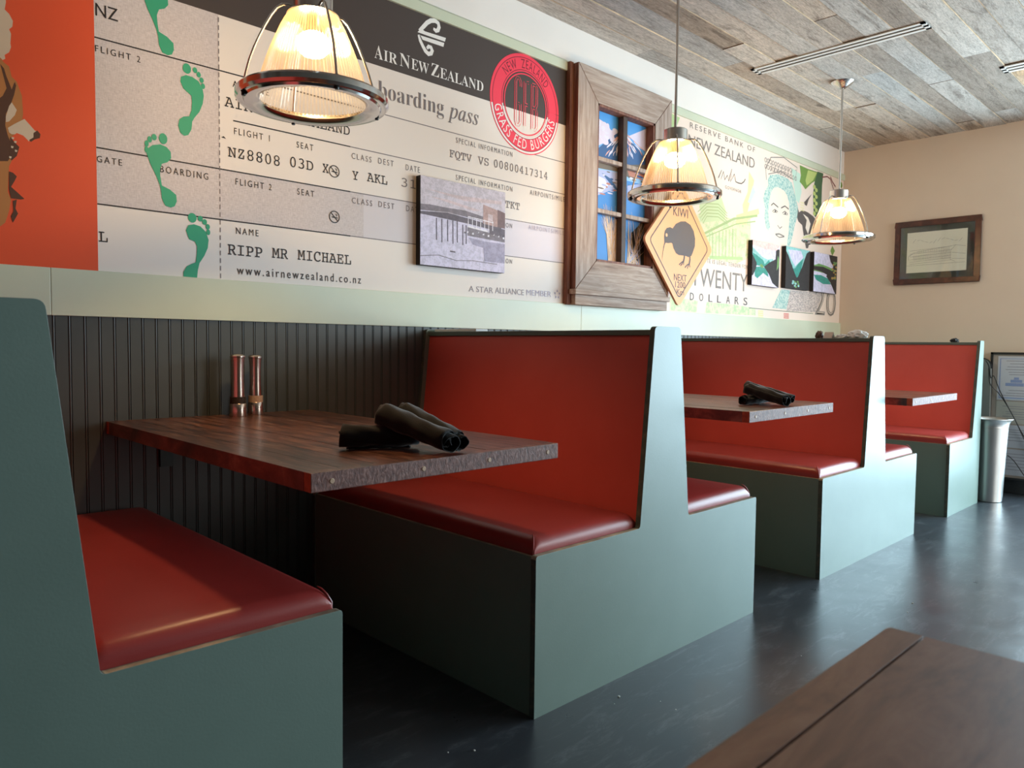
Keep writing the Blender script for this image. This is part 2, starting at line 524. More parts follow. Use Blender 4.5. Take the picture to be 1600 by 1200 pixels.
# pale green bands above and below the murals
mb = MB()
for a, b in ((-1.2, 0.5745), (0.5755, 2.972), (2.9728, XB)):
    mb.box((a, -0.014, 1.086), (b, 0, 1.226))
struct(mb.build('trim_2', M['band'], bevel=0.0015))
mb = MB(); mb.prism([(0.0, 2.3817), (-0.012, 2.3817), (-0.012, 2.424), (-0.004, 2.434), (0.0, 2.434)], -1.2, XB, axis=0)
struct(mb.build('trim_3', M['band']))
mb = MB(); mb.box((XB - 0.012, EY1 + 0.02, 0), (XB, -0.0, 0.10))
struct(mb.build('baseboard_back', M['black'], bevel=0.003))

# ------------------------------------------------------------------ flat printed artwork (each sheet is a real flat print on the wall)
class Sheet:
    """coloured polygons on the plane y = y0, stacked in hair-thin layers towards the room"""
    def __init__(s, y0=-0.002, plane=None):
        s.y0 = y0; s.mb = MB(); s.mb.recalc = False; s.mats = []; s.k = 0; s.n = 0
        s.P = plane or (lambda u, v: W(u, v))
    def depth(s, layer):
        if layer is None: s.k += 1; layer = s.k
        s.n += 1
        return s.y0 - 0.00006 * layer - 0.000008 * s.n
    def mi(s, m):
        if m not in s.mats: s.mats.append(m)
        return s.mats.index(m)
    def poly(s, pts, m, layer=None):
        """pts in wall metres (x, z)"""
        y = s.depth(layer)
        tri = tessellate_polygon([[Vector((q[0], q[1], 0)) for q in pts]])
        fs = []
        for t in tri:
            a, b, c = (pts[i] for i in t)
            cr = (b[0] - a[0]) * (c[1] - a[1]) - (b[1] - a[1]) * (c[0] - a[0])
            if abs(cr) < 1e-12: continue
            fs.append(tuple(t) if cr > 0 else tuple(reversed(t)))
        s.mb.add([(q[0], y, q[1]) for q in pts], fs, s.mi(m))
    def px(s, pts, m, layer=None):
        s.poly([s.P(*q) for q in pts], m, layer)
    def rect(s, x0, z0, x1, z1, m, layer=None):
        s.poly([(x0, z0), (x1, z0), (x1, z1), (x0, z1)], m, layer)
    def stroke(s, pts, w, m, layer=None, closed=False):
        """polyline ribbon in metres; w number or list"""
        y = s.depth(layer)
        P = [Vector((q[0], q[1])) for q in pts]; N = len(P); vs = []
        for i in range(N):
            a = P[i - 1] if (closed or i > 0) else P[i]; b = P[(i + 1) % N] if (closed or i < N - 1) else P[i]
            d = (b - a)
            d = d.normalized() if d.length > 1e-9 else Vector((1, 0))
            nrm = Vector((-d.y, d.x)); ww = (w[i] if isinstance(w, (list, tuple)) else w) / 2
            l, r = P[i] + nrm * ww, P[i] - nrm * ww
            vs += [(l.x, y, l.y), (r.x, y, r.y)]
        fs = [(2 * i + 1, (2 * i + 3) % (2 * N), (2 * i + 2) % (2 * N), 2 * i) for i in range(N if closed else N - 1)]
        s.mb.add(vs, fs, s.mi(m))
    def spx(s, pts, w, m, layer=None, closed=False):
        s.stroke([s.P(*q) for q in pts], w, m, layer, closed)
    def disc(s, c, rx, rz, m, n=36, layer=None, rot=0.0):
        pts = []
        for k in range(n):
            a = 2 * PI * k / n
            px_, pz_ = rx * math.cos(a), rz * math.sin(a)
            pts.append((c[0] + px_ * math.cos(rot) - pz_ * math.sin(rot), c[1] + px_ * math.sin(rot) + pz_ * math.cos(rot)))
        s.poly(pts, m, layer)
    def ring(s, c, r0, r1, m, n=64, a0=0, a1=2 * PI, layer=None):
        pts = [(c[0] + (r0 + r1) / 2 * math.cos(a0 + (a1 - a0) * k / n), c[1] + (r0 + r1) / 2 * math.sin(a0 + (a1 - a0) * k / n)) for k in range(n + 1)]
        s.stroke(pts, r1 - r0, m, layer)
    def glyphs(s, text, style='sans', thin=0.0, gap=1.0):
        t = style_text(text, style)
        c = bpy.data.curves.new('t', 'FONT'); c.body = t; c.resolution_u = 3; c.offset = thin; c.space_character = gap
        if style == 'italic_sans': c.shear = 0.25
        o = bpy.data.objects.new('t', c); COL.objects.link(o)
        dg = bpy.context.evaluated_depsgraph_get()
        me = bpy.data.meshes.new_from_object(o.evaluated_get(dg))
        vs = [(q.co.x, q.co.y) for q in me.vertices]; fs = [tuple(p.vertices) for p in me.polygons]
        bpy.data.objects.remove(o); bpy.data.curves.remove(c); bpy.data.meshes.remove(me)
        return vs, fs
    def place(s, vs, fs, fn, m, layer=None):
        y = s.depth(layer)
        q = [fn(*v) for v in vs]
        out = []
        for f in fs:
            ar = sum(q[f[i]][0] * q[f[(i + 1) % len(f)]][1] - q[f[(i + 1) % len(f)]][0] * q[f[i]][1] for i in range(len(f)))
            out.append(f if ar > 0 else tuple(reversed(f)))
        s.mb.add([(p[0], y, p[1]) for p in q], out, s.mi(m))
    def text(s, t, L, R, cap, m, style='sans', thin=0.0, layer=None, capref=None, gap=1.0):
        """text from wall point L (left end of baseline) to R (right end), capital height cap in metres"""
        vs, fs = s.glyphs(t, style, thin, gap)
        x0 = min(v[0] for v in vs); x1 = max(v[0] for v in vs)
        h = capref or {'sans': 0.692, 'mono': 0.58, 'bold': 0.676, 'ital': 0.45, 'italic_sans': 0.692}[style]
        sx = (R[0] - L[0]) / (x1 - x0); sz = cap / h; sl = (R[1] - L[1]) / (R[0] - L[0])
        s.place(vs, fs, lambda a, b: (L[0] + (a - x0) * sx, L[1] + b * sz + (a - x0) * sx * sl), m, layer)
    def textpx(s, t, lu, lv, ru, rv, hpx, m, **kw):
        """same, end points of the baseline given in photo pixels; hpx cap height in pixels at the middle"""
        L, R = s.P(lu, lv), s.P(ru, rv)
        um, vm = (lu + ru) / 2, (lv + rv) / 2
        cap = s.P(um, vm - hpx)[1] - s.P(um, vm)[1]
        z = (L[1] + R[1]) / 2
        s.text(t, (L[0], z), (R[0], z), cap, m, **kw)
    def build(s, name, parent=None, origin=None):
        return s.mb.build(name, s.mats, parent, origin=origin)

def style_text(t, style):
    o = ''
    for c in t:
        u = 'A' <= c <= 'Z'; l = 'a' <= c <= 'z'; d = '0' <= c <= '9'
        if style == 'mono':
            o += chr(0x1D670 + ord(c) - 65) if u else chr(0x1D7F6 + ord(c) - 48) if d else '  ' if c == ' ' else c
        elif style == 'bold':
            o += chr(0x1D400 + ord(c) - 65) if u else chr(0x1D41A + ord(c) - 97) if l else c
        elif style == 'ital':
            o += chr(0x1D44E + ord(c) - 97) if l else c
        else:
            o += c
    return o

def ink(name, r, g, b, rough=0.55):
    return flat(name, srgb(r, g, b), rough, 0, 0.3)
I = {}
I['paper'] = ink('mural_cream_print', 232, 222, 214)
def mk_greyprint():
    k = Nodes('mural_grey_woven_print')
    a = k.noise(k.coords((420, 1, 60)), 1.0, 2); b = k.noise(k.coords((60, 1, 420)), 1.0, 2)
    f = k.math('MULTIPLY', k.math('ADD', a, b), 0.5)
    return k.set(k.ramp(f, [(0.34, srgb(184, 174, 174)), (0.5, srgb(204, 194, 193)), (0.64, srgb(216, 207, 206))]), 0.6, 0, 0.3)
I['grey'] = mk_greyprint()
I['mid'] = ink('mural_pale_grey_print', 212, 204, 207)
I['lav'] = ink('mural_lavender_print', 216, 208, 216)
I['dark'] = ink('mural_charcoal_print', 72, 62, 58)
I['ink'] = ink('mural_black_ink', 40, 34, 36)
I['inkg'] = ink('mural_grey_ink', 120, 112, 114)
I['inkm'] = ink('mural_mid_grey_ink', 152, 145, 150)
I['inkl'] = ink('mural_faint_ink', 176, 168, 186)
I['white'] = ink('mural_white_ink', 236, 232, 228)
I['teal'] = ink('mural_teal_footprint', 58, 160, 122)
I['logo'] = ink('mural_coral_red', 240, 62, 84)
I['logod'] = ink('mural_dark_red', 120, 32, 46)
I['orange'] = ink('mural_orange_print', 222, 84, 48)
I['tan'] = ink('mural_tan_print', 176, 116, 66)
I['brown'] = ink('mural_brown_print', 84, 54, 40)
I['stone'] = ink('mural_stone_print', 206, 184, 160)

MZ0, MZ1 = 1.226, 2.3817
BX0, BX1 = 0.7062, 2.868        # boarding pass mural
# --- orange mural
sh = Sheet(-0.0016)
sh.rect(-1.2, MZ0, BX0, MZ1, I['orange'], 0)
# soft-edged animal figure, only its right side shows in the photo
sh.px([(-90, -60), (-20, -60), (8, -30), (9, 4), (7, 15), (14, 22), (20, 33), (19, 42), (14, 46), (17, 53), (16, 68), (17, 74), (14, 82), (7, 86), (8, 92), (4, 94), (0, 90), (-60, 70)], I['stone'])
sh.px([(-90, 80), (-30, 84), (0, 90), (6, 98), (14, 104), (18, 120), (26, 128), (34, 150), (36, 178), (28, 230), (14, 260), (12, 300), (17, 312), (14, 330), (8, 348), (0, 354), (-90, 350)], I['tan'])
sh.px([(0, 100), (6, 107), (10, 120), (15, 132), (18, 140), (21, 132), (23, 128), (25, 134), (22, 148), (16, 165), (9, 178), (8, 196), (12, 212), (18, 226), (17, 244), (12, 252), (-40, 252), (-60, 190), (-10, 160), (4, 150), (10, 138)], I['brown'])
sh.px([(9, 182), (14, 166), (18, 160), (26, 172), (23, 180), (14, 190), (9, 191)], I['stone'])
sh.px([(12, 200), (22, 194), (38, 186), (46, 195), (54, 204), (60, 207), (62, 212), (54, 217), (44, 221), (36, 212), (26, 210), (18, 210), (14, 207)], I['stone'])
sh.px([(52, 208), (58, 204), (63, 210), (62, 216), (54, 218), (48, 222), (45, 219), (52, 215)], I['brown'])
for q in ([(18, 214), (26, 208), (36, 212), (44, 220), (40, 228), (30, 230), (22, 226)],):
    sh.px(q, I['orange'])
sh.px([(16, 214), (22, 222), (30, 230), (26, 244), (18, 251), (14, 246)], I['brown'])
for c in ((20, 216), (24, 222), (19, 230), (25, 236), (16, 246)):
    sh.px([(c[0] - 2, c[1] - 2), (c[0] + 2, c[1] - 1), (c[0] + 1, c[1] + 2), (c[0] - 2, c[1] + 1)], I['stone'])
sh.px([(14, 268), (20, 270), (26, 276), (22, 284), (17, 292), (26, 300), (38, 311), (32, 312), (17, 310), (14, 296)], I['brown'])
sh.px([(20, 314), (26, 312), (24, 326), (28, 334), (20, 348), (17, 338), (21, 330)], I['brown'])
o = sh.build('wall_mural', origin=(0.1, 0, MZ0))
tag(o, 'orange mural panel with a brown and tan figure, at the left end of the wall', 'mural')

# --- boarding pass mural
root = thing('wall_mural', 'big boarding pass mural in cream, grey and black with green footprints', 'mural', ((BX0 + BX1) / 2, 0, MZ0))
RO = root.location
sh = Sheet(-0.0016)
sh.rect(BX0, MZ0, BX1, MZ1, I['paper'], 0)
zd, zA, zB, zCc, zD, xd = 2.114, 1.930, 1.773, 1.601, 1.4305, 1.087
sh.rect(BX0, zD, xd, zd, I['grey'], 1)
sh.rect(xd, zD, 1.66, zCc, I['grey'], 1)
sh.rect(1.66, zD, 2.0, zCc, I['mid'], 1)
sh.rect(2.0, zD, BX1, zCc, I['lav'], 1)
sh.rect(1.005, zd, BX1, MZ1, I['dark'], 2)
sh.poly([(BX0, zd), (1.005, zd), (1.005, MZ1), (BX0, MZ1)], I['dark'], 2)
sh.build('print', root, origin=RO)
sh = Sheet(-0.0020)
LW = 0.0045
for z, xa in ((zA, BX0), (zCc, BX0), (zD, BX0), (zB, 1.135)):
    sh.stroke([(xa, z), (1.6, z)], LW, I['ink'], 3)
    sh.stroke([(1.6, z), (BX1, z)], LW * 0.8, I['inkg'], 3)
z = MZ0 + 0.005
while z < zd - 0.02:
    sh.stroke([(xd, z), (xd, z + 0.016)], 0.0035, I['inkg'], 3); z += 0.026
K = I['ink']; G = I['inkg']; F = I['inkl']
sh.textpx('NZ', 149, 25.5, 184, 33.5, 20, K, layer=4)
sh.textpx('FLIGHT 2', 148.5, 80.5, 219, 98.5, 10, K, gap=1.4, layer=4)
sh.textpx('GATE', 151, 253.5, 190.5, 259, 10, K, gap=1.4, layer=4)
sh.textpx('BOARDING', 250, 269.5, 325, 281, 10.5, K, gap=1.4, layer=4)
sh.textpx('L', 154, 377.5, 168, 379, 16, K, style='mono', layer=4)
sh.textpx('AIRLINE', 363, 136, 420, 150, 10, K, gap=1.4, layer=4)
sh.textpx('AIR NEW ZEALAND', 350.5, 167, 546, 211, 14.5, K, style='mono', layer=4)
sh.textpx('FLIGHT 1', 365.5, 210, 421, 221, 10, K, gap=1.4, layer=4)
sh.textpx('SEAT', 463, 231, 489, 235.5, 9.5, K, gap=1.4, layer=4)
sh.textpx('CLASS', 549, 248, 580, 254, 9, G, gap=1.4, layer=4)
sh.textpx('DEST', 590.5, 256, 614.5, 260, 9, G, gap=1.4, layer=4)
sh.textpx('DATE', 633.5, 266, 655.5, 270, 9, G, gap=1.4, layer=4)
sh.textpx('NZ8808', 355.5, 246, 436.5, 258.5, 15, K, style='mono', layer=4)
sh.textpx('03D', 453, 261, 489, 266.5, 14.5, K, style='mono', layer=4)
sh.textpx('X', 503.5, 269.5, 513, 271, 14, K, style='mono', layer=4)
sh.textpx('Y', 550, 280.5, 559.5, 282, 13.5, K, style='mono', layer=4)
sh.textpx('AKL', 573, 283.5, 604.5, 289, 13.5, K, style='mono', layer=4)
sh.textpx('31M', 626.5, 292, 664, 297.5, 12.5, G, style='mono', layer=4)
sh.textpx('FLIGHT 2', 367.5, 289, 424, 297.5, 10, K, gap=1.4, layer=4)
sh.textpx('SEAT', 464, 304.5, 490.5, 307.5, 9.5, K, gap=1.4, layer=4)
sh.textpx('CLASS', 549.5, 318, 581, 322, 9, G, gap=1.4, layer=4)
sh.textpx('DEST', 591, 323.5, 615.5, 327, 9, G, gap=1.4, layer=4)
sh.textpx('DATE', 634, 330, 658, 333.5, 9, G, gap=1.4, layer=4)
sh.textpx('NAME', 368.5, 366, 403.5, 369, 10, K, gap=1.4, layer=4)
sh.textpx('RIPP', 355.5, 398, 409.5, 402.5, 16, K, style='mono', layer=4)
sh.textpx('MR', 424.5, 403, 449.5, 405, 15.5, K, style='mono', layer=4)
sh.textpx('MICHAEL', 464.5, 406.5, 548, 413, 15, K, style='mono', layer=4)
sh.textpx('www.airnewzealand.co.nz', 370, 429, 563.5, 442.8, 13, K, gap=1.4, layer=4)
sh.textpx('A STAR', 732, 455.5, 770, 458.2, 9, I['inkm'], layer=4)
sh.textpx('ALLIANCE', 773, 458.4, 818, 461, 9, I['inkm'], layer=4)
sh.textpx('MEMBER', 822, 461.3, 860.5, 463.6, 8.5, F, layer=4)
for k in range(5):      # faint five-part star
    a = PI / 2 + 2 * PI * k / 5
    c = W(870, 460); r = 0.026
    tri = [(c[0] + r * math.cos(a), c[1] + r * math.sin(a)), (c[0] + r * 0.55 * math.cos(a + 0.5), c[1] + r * 0.55 * math.sin(a + 0.5)), (c[0] + r * 0.55 * math.cos(a - 0.5), c[1] + r * 0.55 * math.sin(a - 0.5))]
    sh.poly(tri, F, 4)
sh.textpx('SPECIAL INFORMATION', 712, 222.5, 800, 246, 8, G, gap=1.4, layer=4)
sh.textpx('FQTV', 702, 245.5, 736.5, 253.5, 11.5, G, style='mono', layer=4)
sh.textpx('VS', 746.5, 256, 763, 259.5, 11.5, G, style='mono', layer=4)
sh.textpx('00800417314', 771.5, 261.5, 854.5, 280.5, 11, G, style='mono', layer=4)
sh.textpx('SPECIAL INFORMATION', 712, 282, 800, 299, 8, G, gap=1.4, layer=4)
sh.textpx('AIRPOINTS/MILES', 827.5, 304.5, 885, 316, 7.5, G, gap=1.4, layer=4)
sh.textpx('TKT', 789, 325, 811.5, 327.8, 11, G, style='mono', layer=4)
sh.textpx('SPECIAL INFORMATION', 712, 342, 799.5, 357.5, 7.5, G, gap=1.4, layer=4)
sh.textpx('SPECIAL INFORMATION', 712, 402, 799.5, 412.5, 7.5, G, gap=1.4, layer=4)
sh.textpx('AIRPOINTS/MILES', 825, 359, 884, 367.5, 7, F, gap=1.4, layer=4)
for u, v in ((521.7, 268), (522, 339)):   # struck-out cigarette symbols
    c = W(u, v); r = W(u + 8.3, v)[0] - c[0]
    sh.ring(c, r - 0.0035, r, K, 40, layer=4)
    sh.stroke([(c[0] - r * 0.68, c[1] + r * 0.68), (c[0] + r * 0.68, c[1] - r * 0.68)], 0.0035, K, 4)
    sh.stroke([(c[0] - r * 0.5, c[1] - r * 0.05), (c[0] + r * 0.6, c[1] - r * 0.12)], 0.004, K, 4)
    sh.stroke([(c[0] + r * 0.35, c[1] + r * 0.1), (c[0] + r * 0.45, c[1] + r * 0.35), (c[0] + r * 0.2, c[1] + r * 0.5)], 0.003, K, 4)
sh.px([(345, 215), (349, 213), (353, 217.5), (349, 215.8)], K, 4)
sh.textpx('boarding', 590.5, 151.5, 693, 180.5, 17.5, G, style='bold', thin=-0.010, layer=4, capref=0.47)
sh.textpx('pass', 699, 183, 747, 196.5, 16, G, style='ital', layer=4)
# airline name in white small capitals
for t, a, b, h in (('A', (584.5, 90.5), (597.5, 94.5), 20.5), ('IR', (599, 95.5), (620, 101), 16.5), ('N', (624, 102.5), (640, 108), 20), ('EW', (642, 108.5), (669.5, 116), 16.5),
                   ('Z', (673, 117.5), (685.5, 122), 19.5), ('EALAND', (687, 122.5), (754.5, 143.5), 16)):
    sh.textpx(t, a[0], a[1], b[0], b[1], h, I['white'], style='bold', thin=-0.006, layer=4)
sh.build('lettering', root, origin=RO)
# fern-curl airline emblem
sh = Sheet(-0.0022)
q = lambda x, y_: (560 + x / 6.668, 20 + y_ / 6.668)
k0 = 0.0185
def curl(pts, ws):
    sh.spx([q(*p) for p in pts], [k0 * w for w in ws], I['white'], 5)
sh.px([q(*p) for p in [(612, 203), (650, 165), (690, 195), (908, 264), (897, 303)]], I['white'], 5)
sh.px([q(*p) for p in [(607, 222), (640, 232), (665, 283), (882, 357), (891, 316), (640, 236)]], I['white'], 5)
curl([(632, 190), (672, 148), (712, 105), (752, 83), (795, 84), (828, 110), (837, 150), (825, 184), (802, 190), (787, 172), (786, 158)], [0.75, .9, .95, 1, 1, .95, .95, .95, .9, .8, .5])
curl([(622, 232), (640, 290), (668, 350), (695, 400), (725, 430), (755, 425), (765, 395), (752, 362), (728, 352), (716, 368), (722, 380)], [0.5, .8, .85, .95, 1, .95, .95, .9, .85, .8, .5])
e = sh.build('airline_emblem', root, origin=RO)
e['label'] = 'white fern-curl emblem'
# round burger logo
sh = Sheet(-0.0024)
c = (2.559, 2.151); R1 = 0.231
sh.ring(c, 0.150, R1, I['logo'], 96, layer=5)
for r in (R1 - 0.016, 0.158, 0.140):
    sh.ring(c, r - 0.0016, r + 0.0016, I['logod'] if r > 0.15 else I['logo'], 96, layer=6)
sh.ring(c, 0.137, 0.143, I['logo'], 96, layer=6)
lo0, lo1 = -PI + 0.17, -0.17
sh.ring(c, R1 - 0.014, R1 - 0.005, I['white'], 64, lo0, lo1, layer=6)
sh.ring(c, 0.1505, 0.157, I['white'], 64, lo0, lo1, layer=6)
def arc_text(t, r, a_mid, span, h, m, style, inward):
    vs, fs = sh.glyphs(t, style, 0.0, 1.22)
    x0 = min(v[0] for v in vs); x1 = max(v[0] for v in vs)
    hs = h / 0.692
    def fn(a, b):
        k = (a - x0) / (x1 - x0) - 0.5
        if inward: ang = a_mid + k * span; rr = r - b * hs
        else: ang = a_mid - k * span; rr = r + b * hs
        return (c[0] + rr * math.cos(ang), c[1] + rr * math.sin(ang))
    sh.place(vs, fs, fn, m, 7)
arc_text('NEW  ZEALAND', 0.166, PI / 2 + 0.0, 1.75, 0.042, I['logod'], 'sans', False)
arc_text('GRASS FED BURGERS', 0.207, -PI / 2 + 0.0, 2.75, 0.046, I['white'], 'sans', True)
def outline(strokes):
    for s_ in strokes:
        sh.stroke([(c[0] + a, c[1] + b) for a, b in s_], 0.0155, I['logo'], 7)
    for s_ in strokes:
        P = [(c[0] + a, c[1] + b) for a, b in s_]
        for p, q_ in zip(P, P[1:]):      # letter bodies show the black band above and the cream below
            cut = [p]
            if (p[1] - zd) * (q_[1] - zd) < 0:
                t = (zd - p[1]) / (q_[1] - p[1]); cut.append((p[0] + t * (q_[0] - p[0]), zd))
            cut.append(q_)
            for u_, v_ in zip(cut, cut[1:]):
                L = math.hypot(v_[0] - u_[0], v_[1] - u_[1]) or 1; ex = 0.005
                dx, dz = (v_[0] - u_[0]) / L * ex, (v_[1] - u_[1]) / L * ex
                e0 = ex if u_ == p else 0; e1 = ex if v_ == q_ else 0
                sh.stroke([(u_[0] - dx * (e0 > 0), u_[1] - dz * (e0 > 0)), (v_[0] + dx * (e1 > 0), v_[1] + dz * (e1 > 0))], 0.0085, I['dark'] if (u_[1] + v_[1]) / 2 > zd else I['paper'], 8)
outline([[(-0.035, 0.075), (-0.035, 0.095), (-0.045, 0.112), (-0.060, 0.112), (-0.068, 0.095), (-0.068, -0.085), (-0.060, -0.105), (-0.047, -0.105), (-0.036, -0.09), (-0.036, -0.005), (-0.05, -0.005)],
         [(0.018, 0.105), (-0.008, 0.105), (-0.008, -0.10)], [(-0.008, 0.0), (0.012, 0.0)],
         [(0.042, 0.105), (0.042, -0.105), (0.066, -0.105), (0.074, -0.09), (0.074, -0.02), (0.064, -0.003), (0.042, -0.003)], [(0.064, -0.003), (0.074, 0.015), (0.074, 0.09), (0.066, 0.105), (0.042, 0.105)]])
e = sh.build('round_logo', root, origin=RO)
e['label'] = 'round coral-red logo disc'
# green footprints
S4 = lambda pts: [(x / 4, y_ / 4) for x, y_ in pts]
def footprint(ball, toes, dx=0.0, dz=0.0, clipz=None):
    sh = Sheet(-0.0024)
    P = [W(*p) for p in S4(ball)]
    P = [(a + dx, b + dz) for a, b in P]
    if clipz: P = [(a, min(b, clipz)) for a, b in P]
    sh.poly(P, I['teal'], 5)
    for (x, y_, rx, ry) in toes:
        cc = W(x / 4, y_ / 4); ex = W((x + rx) / 4, y_ / 4)[0] - cc[0]; ez = cc[1] - W(x / 4, (y_ + ry) / 4)[1]
        if clipz and cc[1] + dz + ez > clipz: continue
        sh.disc((cc[0] + dx, cc[1] + dz), ex, ez, I['teal'], 20, 5)
    sh.build('footprint', root, origin=RO)
right_ball = [(1125, 510), (1130, 480), (1160, 470), (1200, 482), (1240, 510), (1265, 560), (1272, 600), (1265, 650), (1245, 700), (1215, 735), (1200, 760), (1195, 810), (1175, 845), (1150, 850), (1125, 830), (1112, 785), (1120, 745), (1145, 730), (1180, 728), (1195, 690), (1198, 640), (1195, 600), (1170, 578), (1145, 555)]
right_toes = [(1166, 430, 26, 32), (1217, 440, 14, 18), (1240, 468, 13, 18), (1258, 503, 13, 17), (1267, 540, 12, 18)]
left_ball = [(915, 960), (920, 930), (950, 908), (1000, 903), (1040, 920), (1065, 950), (1068, 990), (1045, 1015), (1010, 1025), (998, 1060), (1000, 1100), (1010, 1160), (1060, 1185), (1100, 1220), (1103, 1260), (1090, 1290), (1065, 1298), (1030, 1285), (1010, 1240), (1005, 1190), (995, 1150), (970, 1090), (940, 1030)]
left_toes = [(1018, 868, 26, 34), (962, 858, 16, 20), (934, 872, 14, 20), (915, 898, 13, 20), (914, 935, 13, 20)]
low_ball = [(1160, 1440), (1175, 1408), (1210, 1402), (1250, 1415), (1285, 1450), (1302, 1500), (1297, 1550), (1275, 1600), (1245, 1645), (1235, 1690), (1230, 1736), (1145, 1729), (1145, 1700), (1165, 1665), (1195, 1650), (1222, 1640), (1228, 1590), (1230, 1540), (1215, 1510), (1180, 1495)]
low_toes = [(1200, 1362, 27, 30), (1250, 1367, 16, 18), (1277, 1388, 15, 18), (1297, 1418, 13, 17), (1300, 1452, 12, 18)]
footprint(right_ball, right_toes)
footprint(left_ball, left_toes)
footprint(low_ball, low_toes)
a = W(1040 / 4, 345 / 4); b = W(1066 / 4, 1298 / 4)
footprint(left_ball, left_toes, a[0] - b[0] + 0.004, a[1] - b[1], MZ1 - 0.004)

# --- banknote mural
BN0, BN1 = 3.60, XB - 0.006
root = thing('wall_mural', 'pale green and pink twenty dollar banknote mural at the far end of the wall', 'mural', ((BN0 + BN1) / 2, 0, MZ0))
RO = root.location
N = {'bg': ink('note_pink_cream', 238, 218, 204), 'green': ink('note_pale_green', 200, 214, 168), 'green2': ink('note_mid_green', 176, 200, 140), 'yellow': ink('note_yellow', 232, 222, 160),
     'teal': None, 'line': ink('note_line_green', 166, 186, 130), 'grey': ink('note_grey_ink', 132, 124, 118), 'dgrey': ink('note_dark_ink', 92, 84, 82), 'leaf': ink('note_leaf_green', 118, 150, 74),
     'leafd': ink('note_deep_green', 70, 100, 70), 'leafl': ink('note_light_leaf', 188, 200, 120), 'mint': ink('note_mint', 196, 220, 204), 'plum': ink('note_plum', 130, 70, 72), 'face': ink('note_face_cream', 236, 220, 204), 'red': ink('note_red', 214, 110, 100)}
def mk_speckle(name, c1, c2, sc=300):
    k = Nodes(name)
    return k.set(k.ramp(k.noise(k.coords((1, 1, 1)), sc * 0.3, 4, 0.8), [(0.42, c1), (0.56, c2)]), 0.6, 0, 0.3)
N['teal'] = mk_speckle('note_engraved_teal', srgb(124, 174, 172), srgb(206, 218, 206), 200)
N['dots'] = mk_speckle('note_dotted_panel', srgb(130, 120, 120), srgb(232, 214, 204), 420)
N['wash'] = mk_speckle('note_green_wash', srgb(190, 210, 160), srgb(226, 218, 186), 60)
sh = Sheet(-0.0016)
sh.rect(BN0, MZ0, BN1, MZ1, N['bg'], 0)
sh.px([(1046, 176), (1062, 184), (1054, 206), (1046, 208)], N['green2'], 1)
sh.px([(1088, 335), (1110, 330), (1150, 345), (1172, 338), (1172, 402), (1150, 412), (1108, 404), (1090, 372)], N['wash'], 1)
sh.px([(1092, 322), (1104, 300), (1112, 288), (1124, 300), (1134, 330), (1132, 344), (1098, 348)], N['green'], 1)
sh.px([(1150, 336), (1185, 326), (1186, 334), (1168, 344), (1166, 352), (1150, 350)], N['yellow'], 1)
sh.px([(1170, 268), (1178, 282), (1174, 304), (1168, 330), (1162, 344), (1160, 320), (1168, 300)], N['yellow'], 1)
sh.px([(1176, 290), (1180, 300), (1172, 318), (1168, 316)], N['mint'], 2)
sh.px([(1046, 462), (1068, 466), (1090, 470), (1088, 488), (1046, 485)], N['wash'], 1)
sh.px([(1104, 472), (1148, 476), (1180, 482), (1180, 493), (1100, 489)], N['wash'], 1)
# domed building engraved in green
for r in range(5):
    sh.spx([(1090 + 2 * r, 331 + 4.5 * r), (1104, 318 + 5 * r), (1122, 319 + 5 * r), (1136, 334 + 4 * r)], 0.006, N['line'], 3)
sh.spx([(1098, 366), (1146, 342), (1183, 337)], 0.016, N['line'], 3)
sh.spx([(1098, 372), (1150, 350), (1180, 346)], 0.008, N['line'], 3)
sh.spx([(1108, 402), (1160, 404)], 0.02, N['green2'], 3)
for k in range(9):
    u = 1108 + 5.2 * k
    sh.spx([(u, 364 - 0.9 * k), (u - 0.6, 402)], 0.009, N['line'] if k % 2 else N['green2'], 3)
# portrait of a woman with a hair crown, engraved
hair = S = [(1195, 325), (1192, 310), (1195, 298), (1200, 290), (1199.5, 280), (1203, 273.5), (1216, 272.5), (1229.5, 278.5), (1237, 286), (1241.5, 304), (1246.5, 324), (1246, 336), (1241.5, 352), (1238.5, 367), (1234, 384), (1228, 384), (1231.5, 367), (1232.5, 349), (1206, 349), (1200, 360), (1196.5, 355), (1194, 340)]
sh.px(hair, N['teal'], 2)
sh.px([(1207, 372), (1204, 360), (1201, 345), (1200, 331), (1201.5, 316), (1204, 301), (1208, 294), (1216, 292.5), (1225, 298), (1230, 306), (1232.5, 318), (1233.5, 334), (1232.5, 350), (1231, 366), (1229, 384), (1207, 384)], N['face'], 3)
def ln(pts, w=0.005, m='dgrey'): sh.spx(pts, w, N[m], 4)
ln([(1204.5, 321), (1208, 317.5), (1215.5, 324)], 0.009)
ln([(1220, 325), (1226, 322), (1232, 327)], 0.009)
ln([(1206.5, 330.5), (1210, 327), (1215, 331)], 0.006); ln([(1207.5, 331.5), (1214, 332)], 0.004)
ln([(1222, 333), (1226, 330), (1230.5, 335)], 0.006); ln([(1223, 334.5), (1230, 336)], 0.004)
sh.disc(W(1211, 330), 0.012, 0.008, N['dgrey'], 14, 4); sh.disc(W(1226.5, 333.5), 0.012, 0.008, N['dgrey'], 14, 4)
ln([(1214.5, 352), (1218, 357), (1221.5, 354)], 0.006)
ln([(1211, 366), (1217, 365.5), (1225, 369.5)], 0.010, 'grey'); ln([(1212, 367), (1217, 371), (1225, 370)], 0.006)
for k in range(26):     # jewelled band drawn as loops
    u = 1196 + (k % 13) * 3.9; v = 250 + (k // 13) * 10 + (k % 13) * 1.6
    cc = W(u, v); sh.ring(cc, 0.012, 0.017, N['grey'], 10, layer=4)
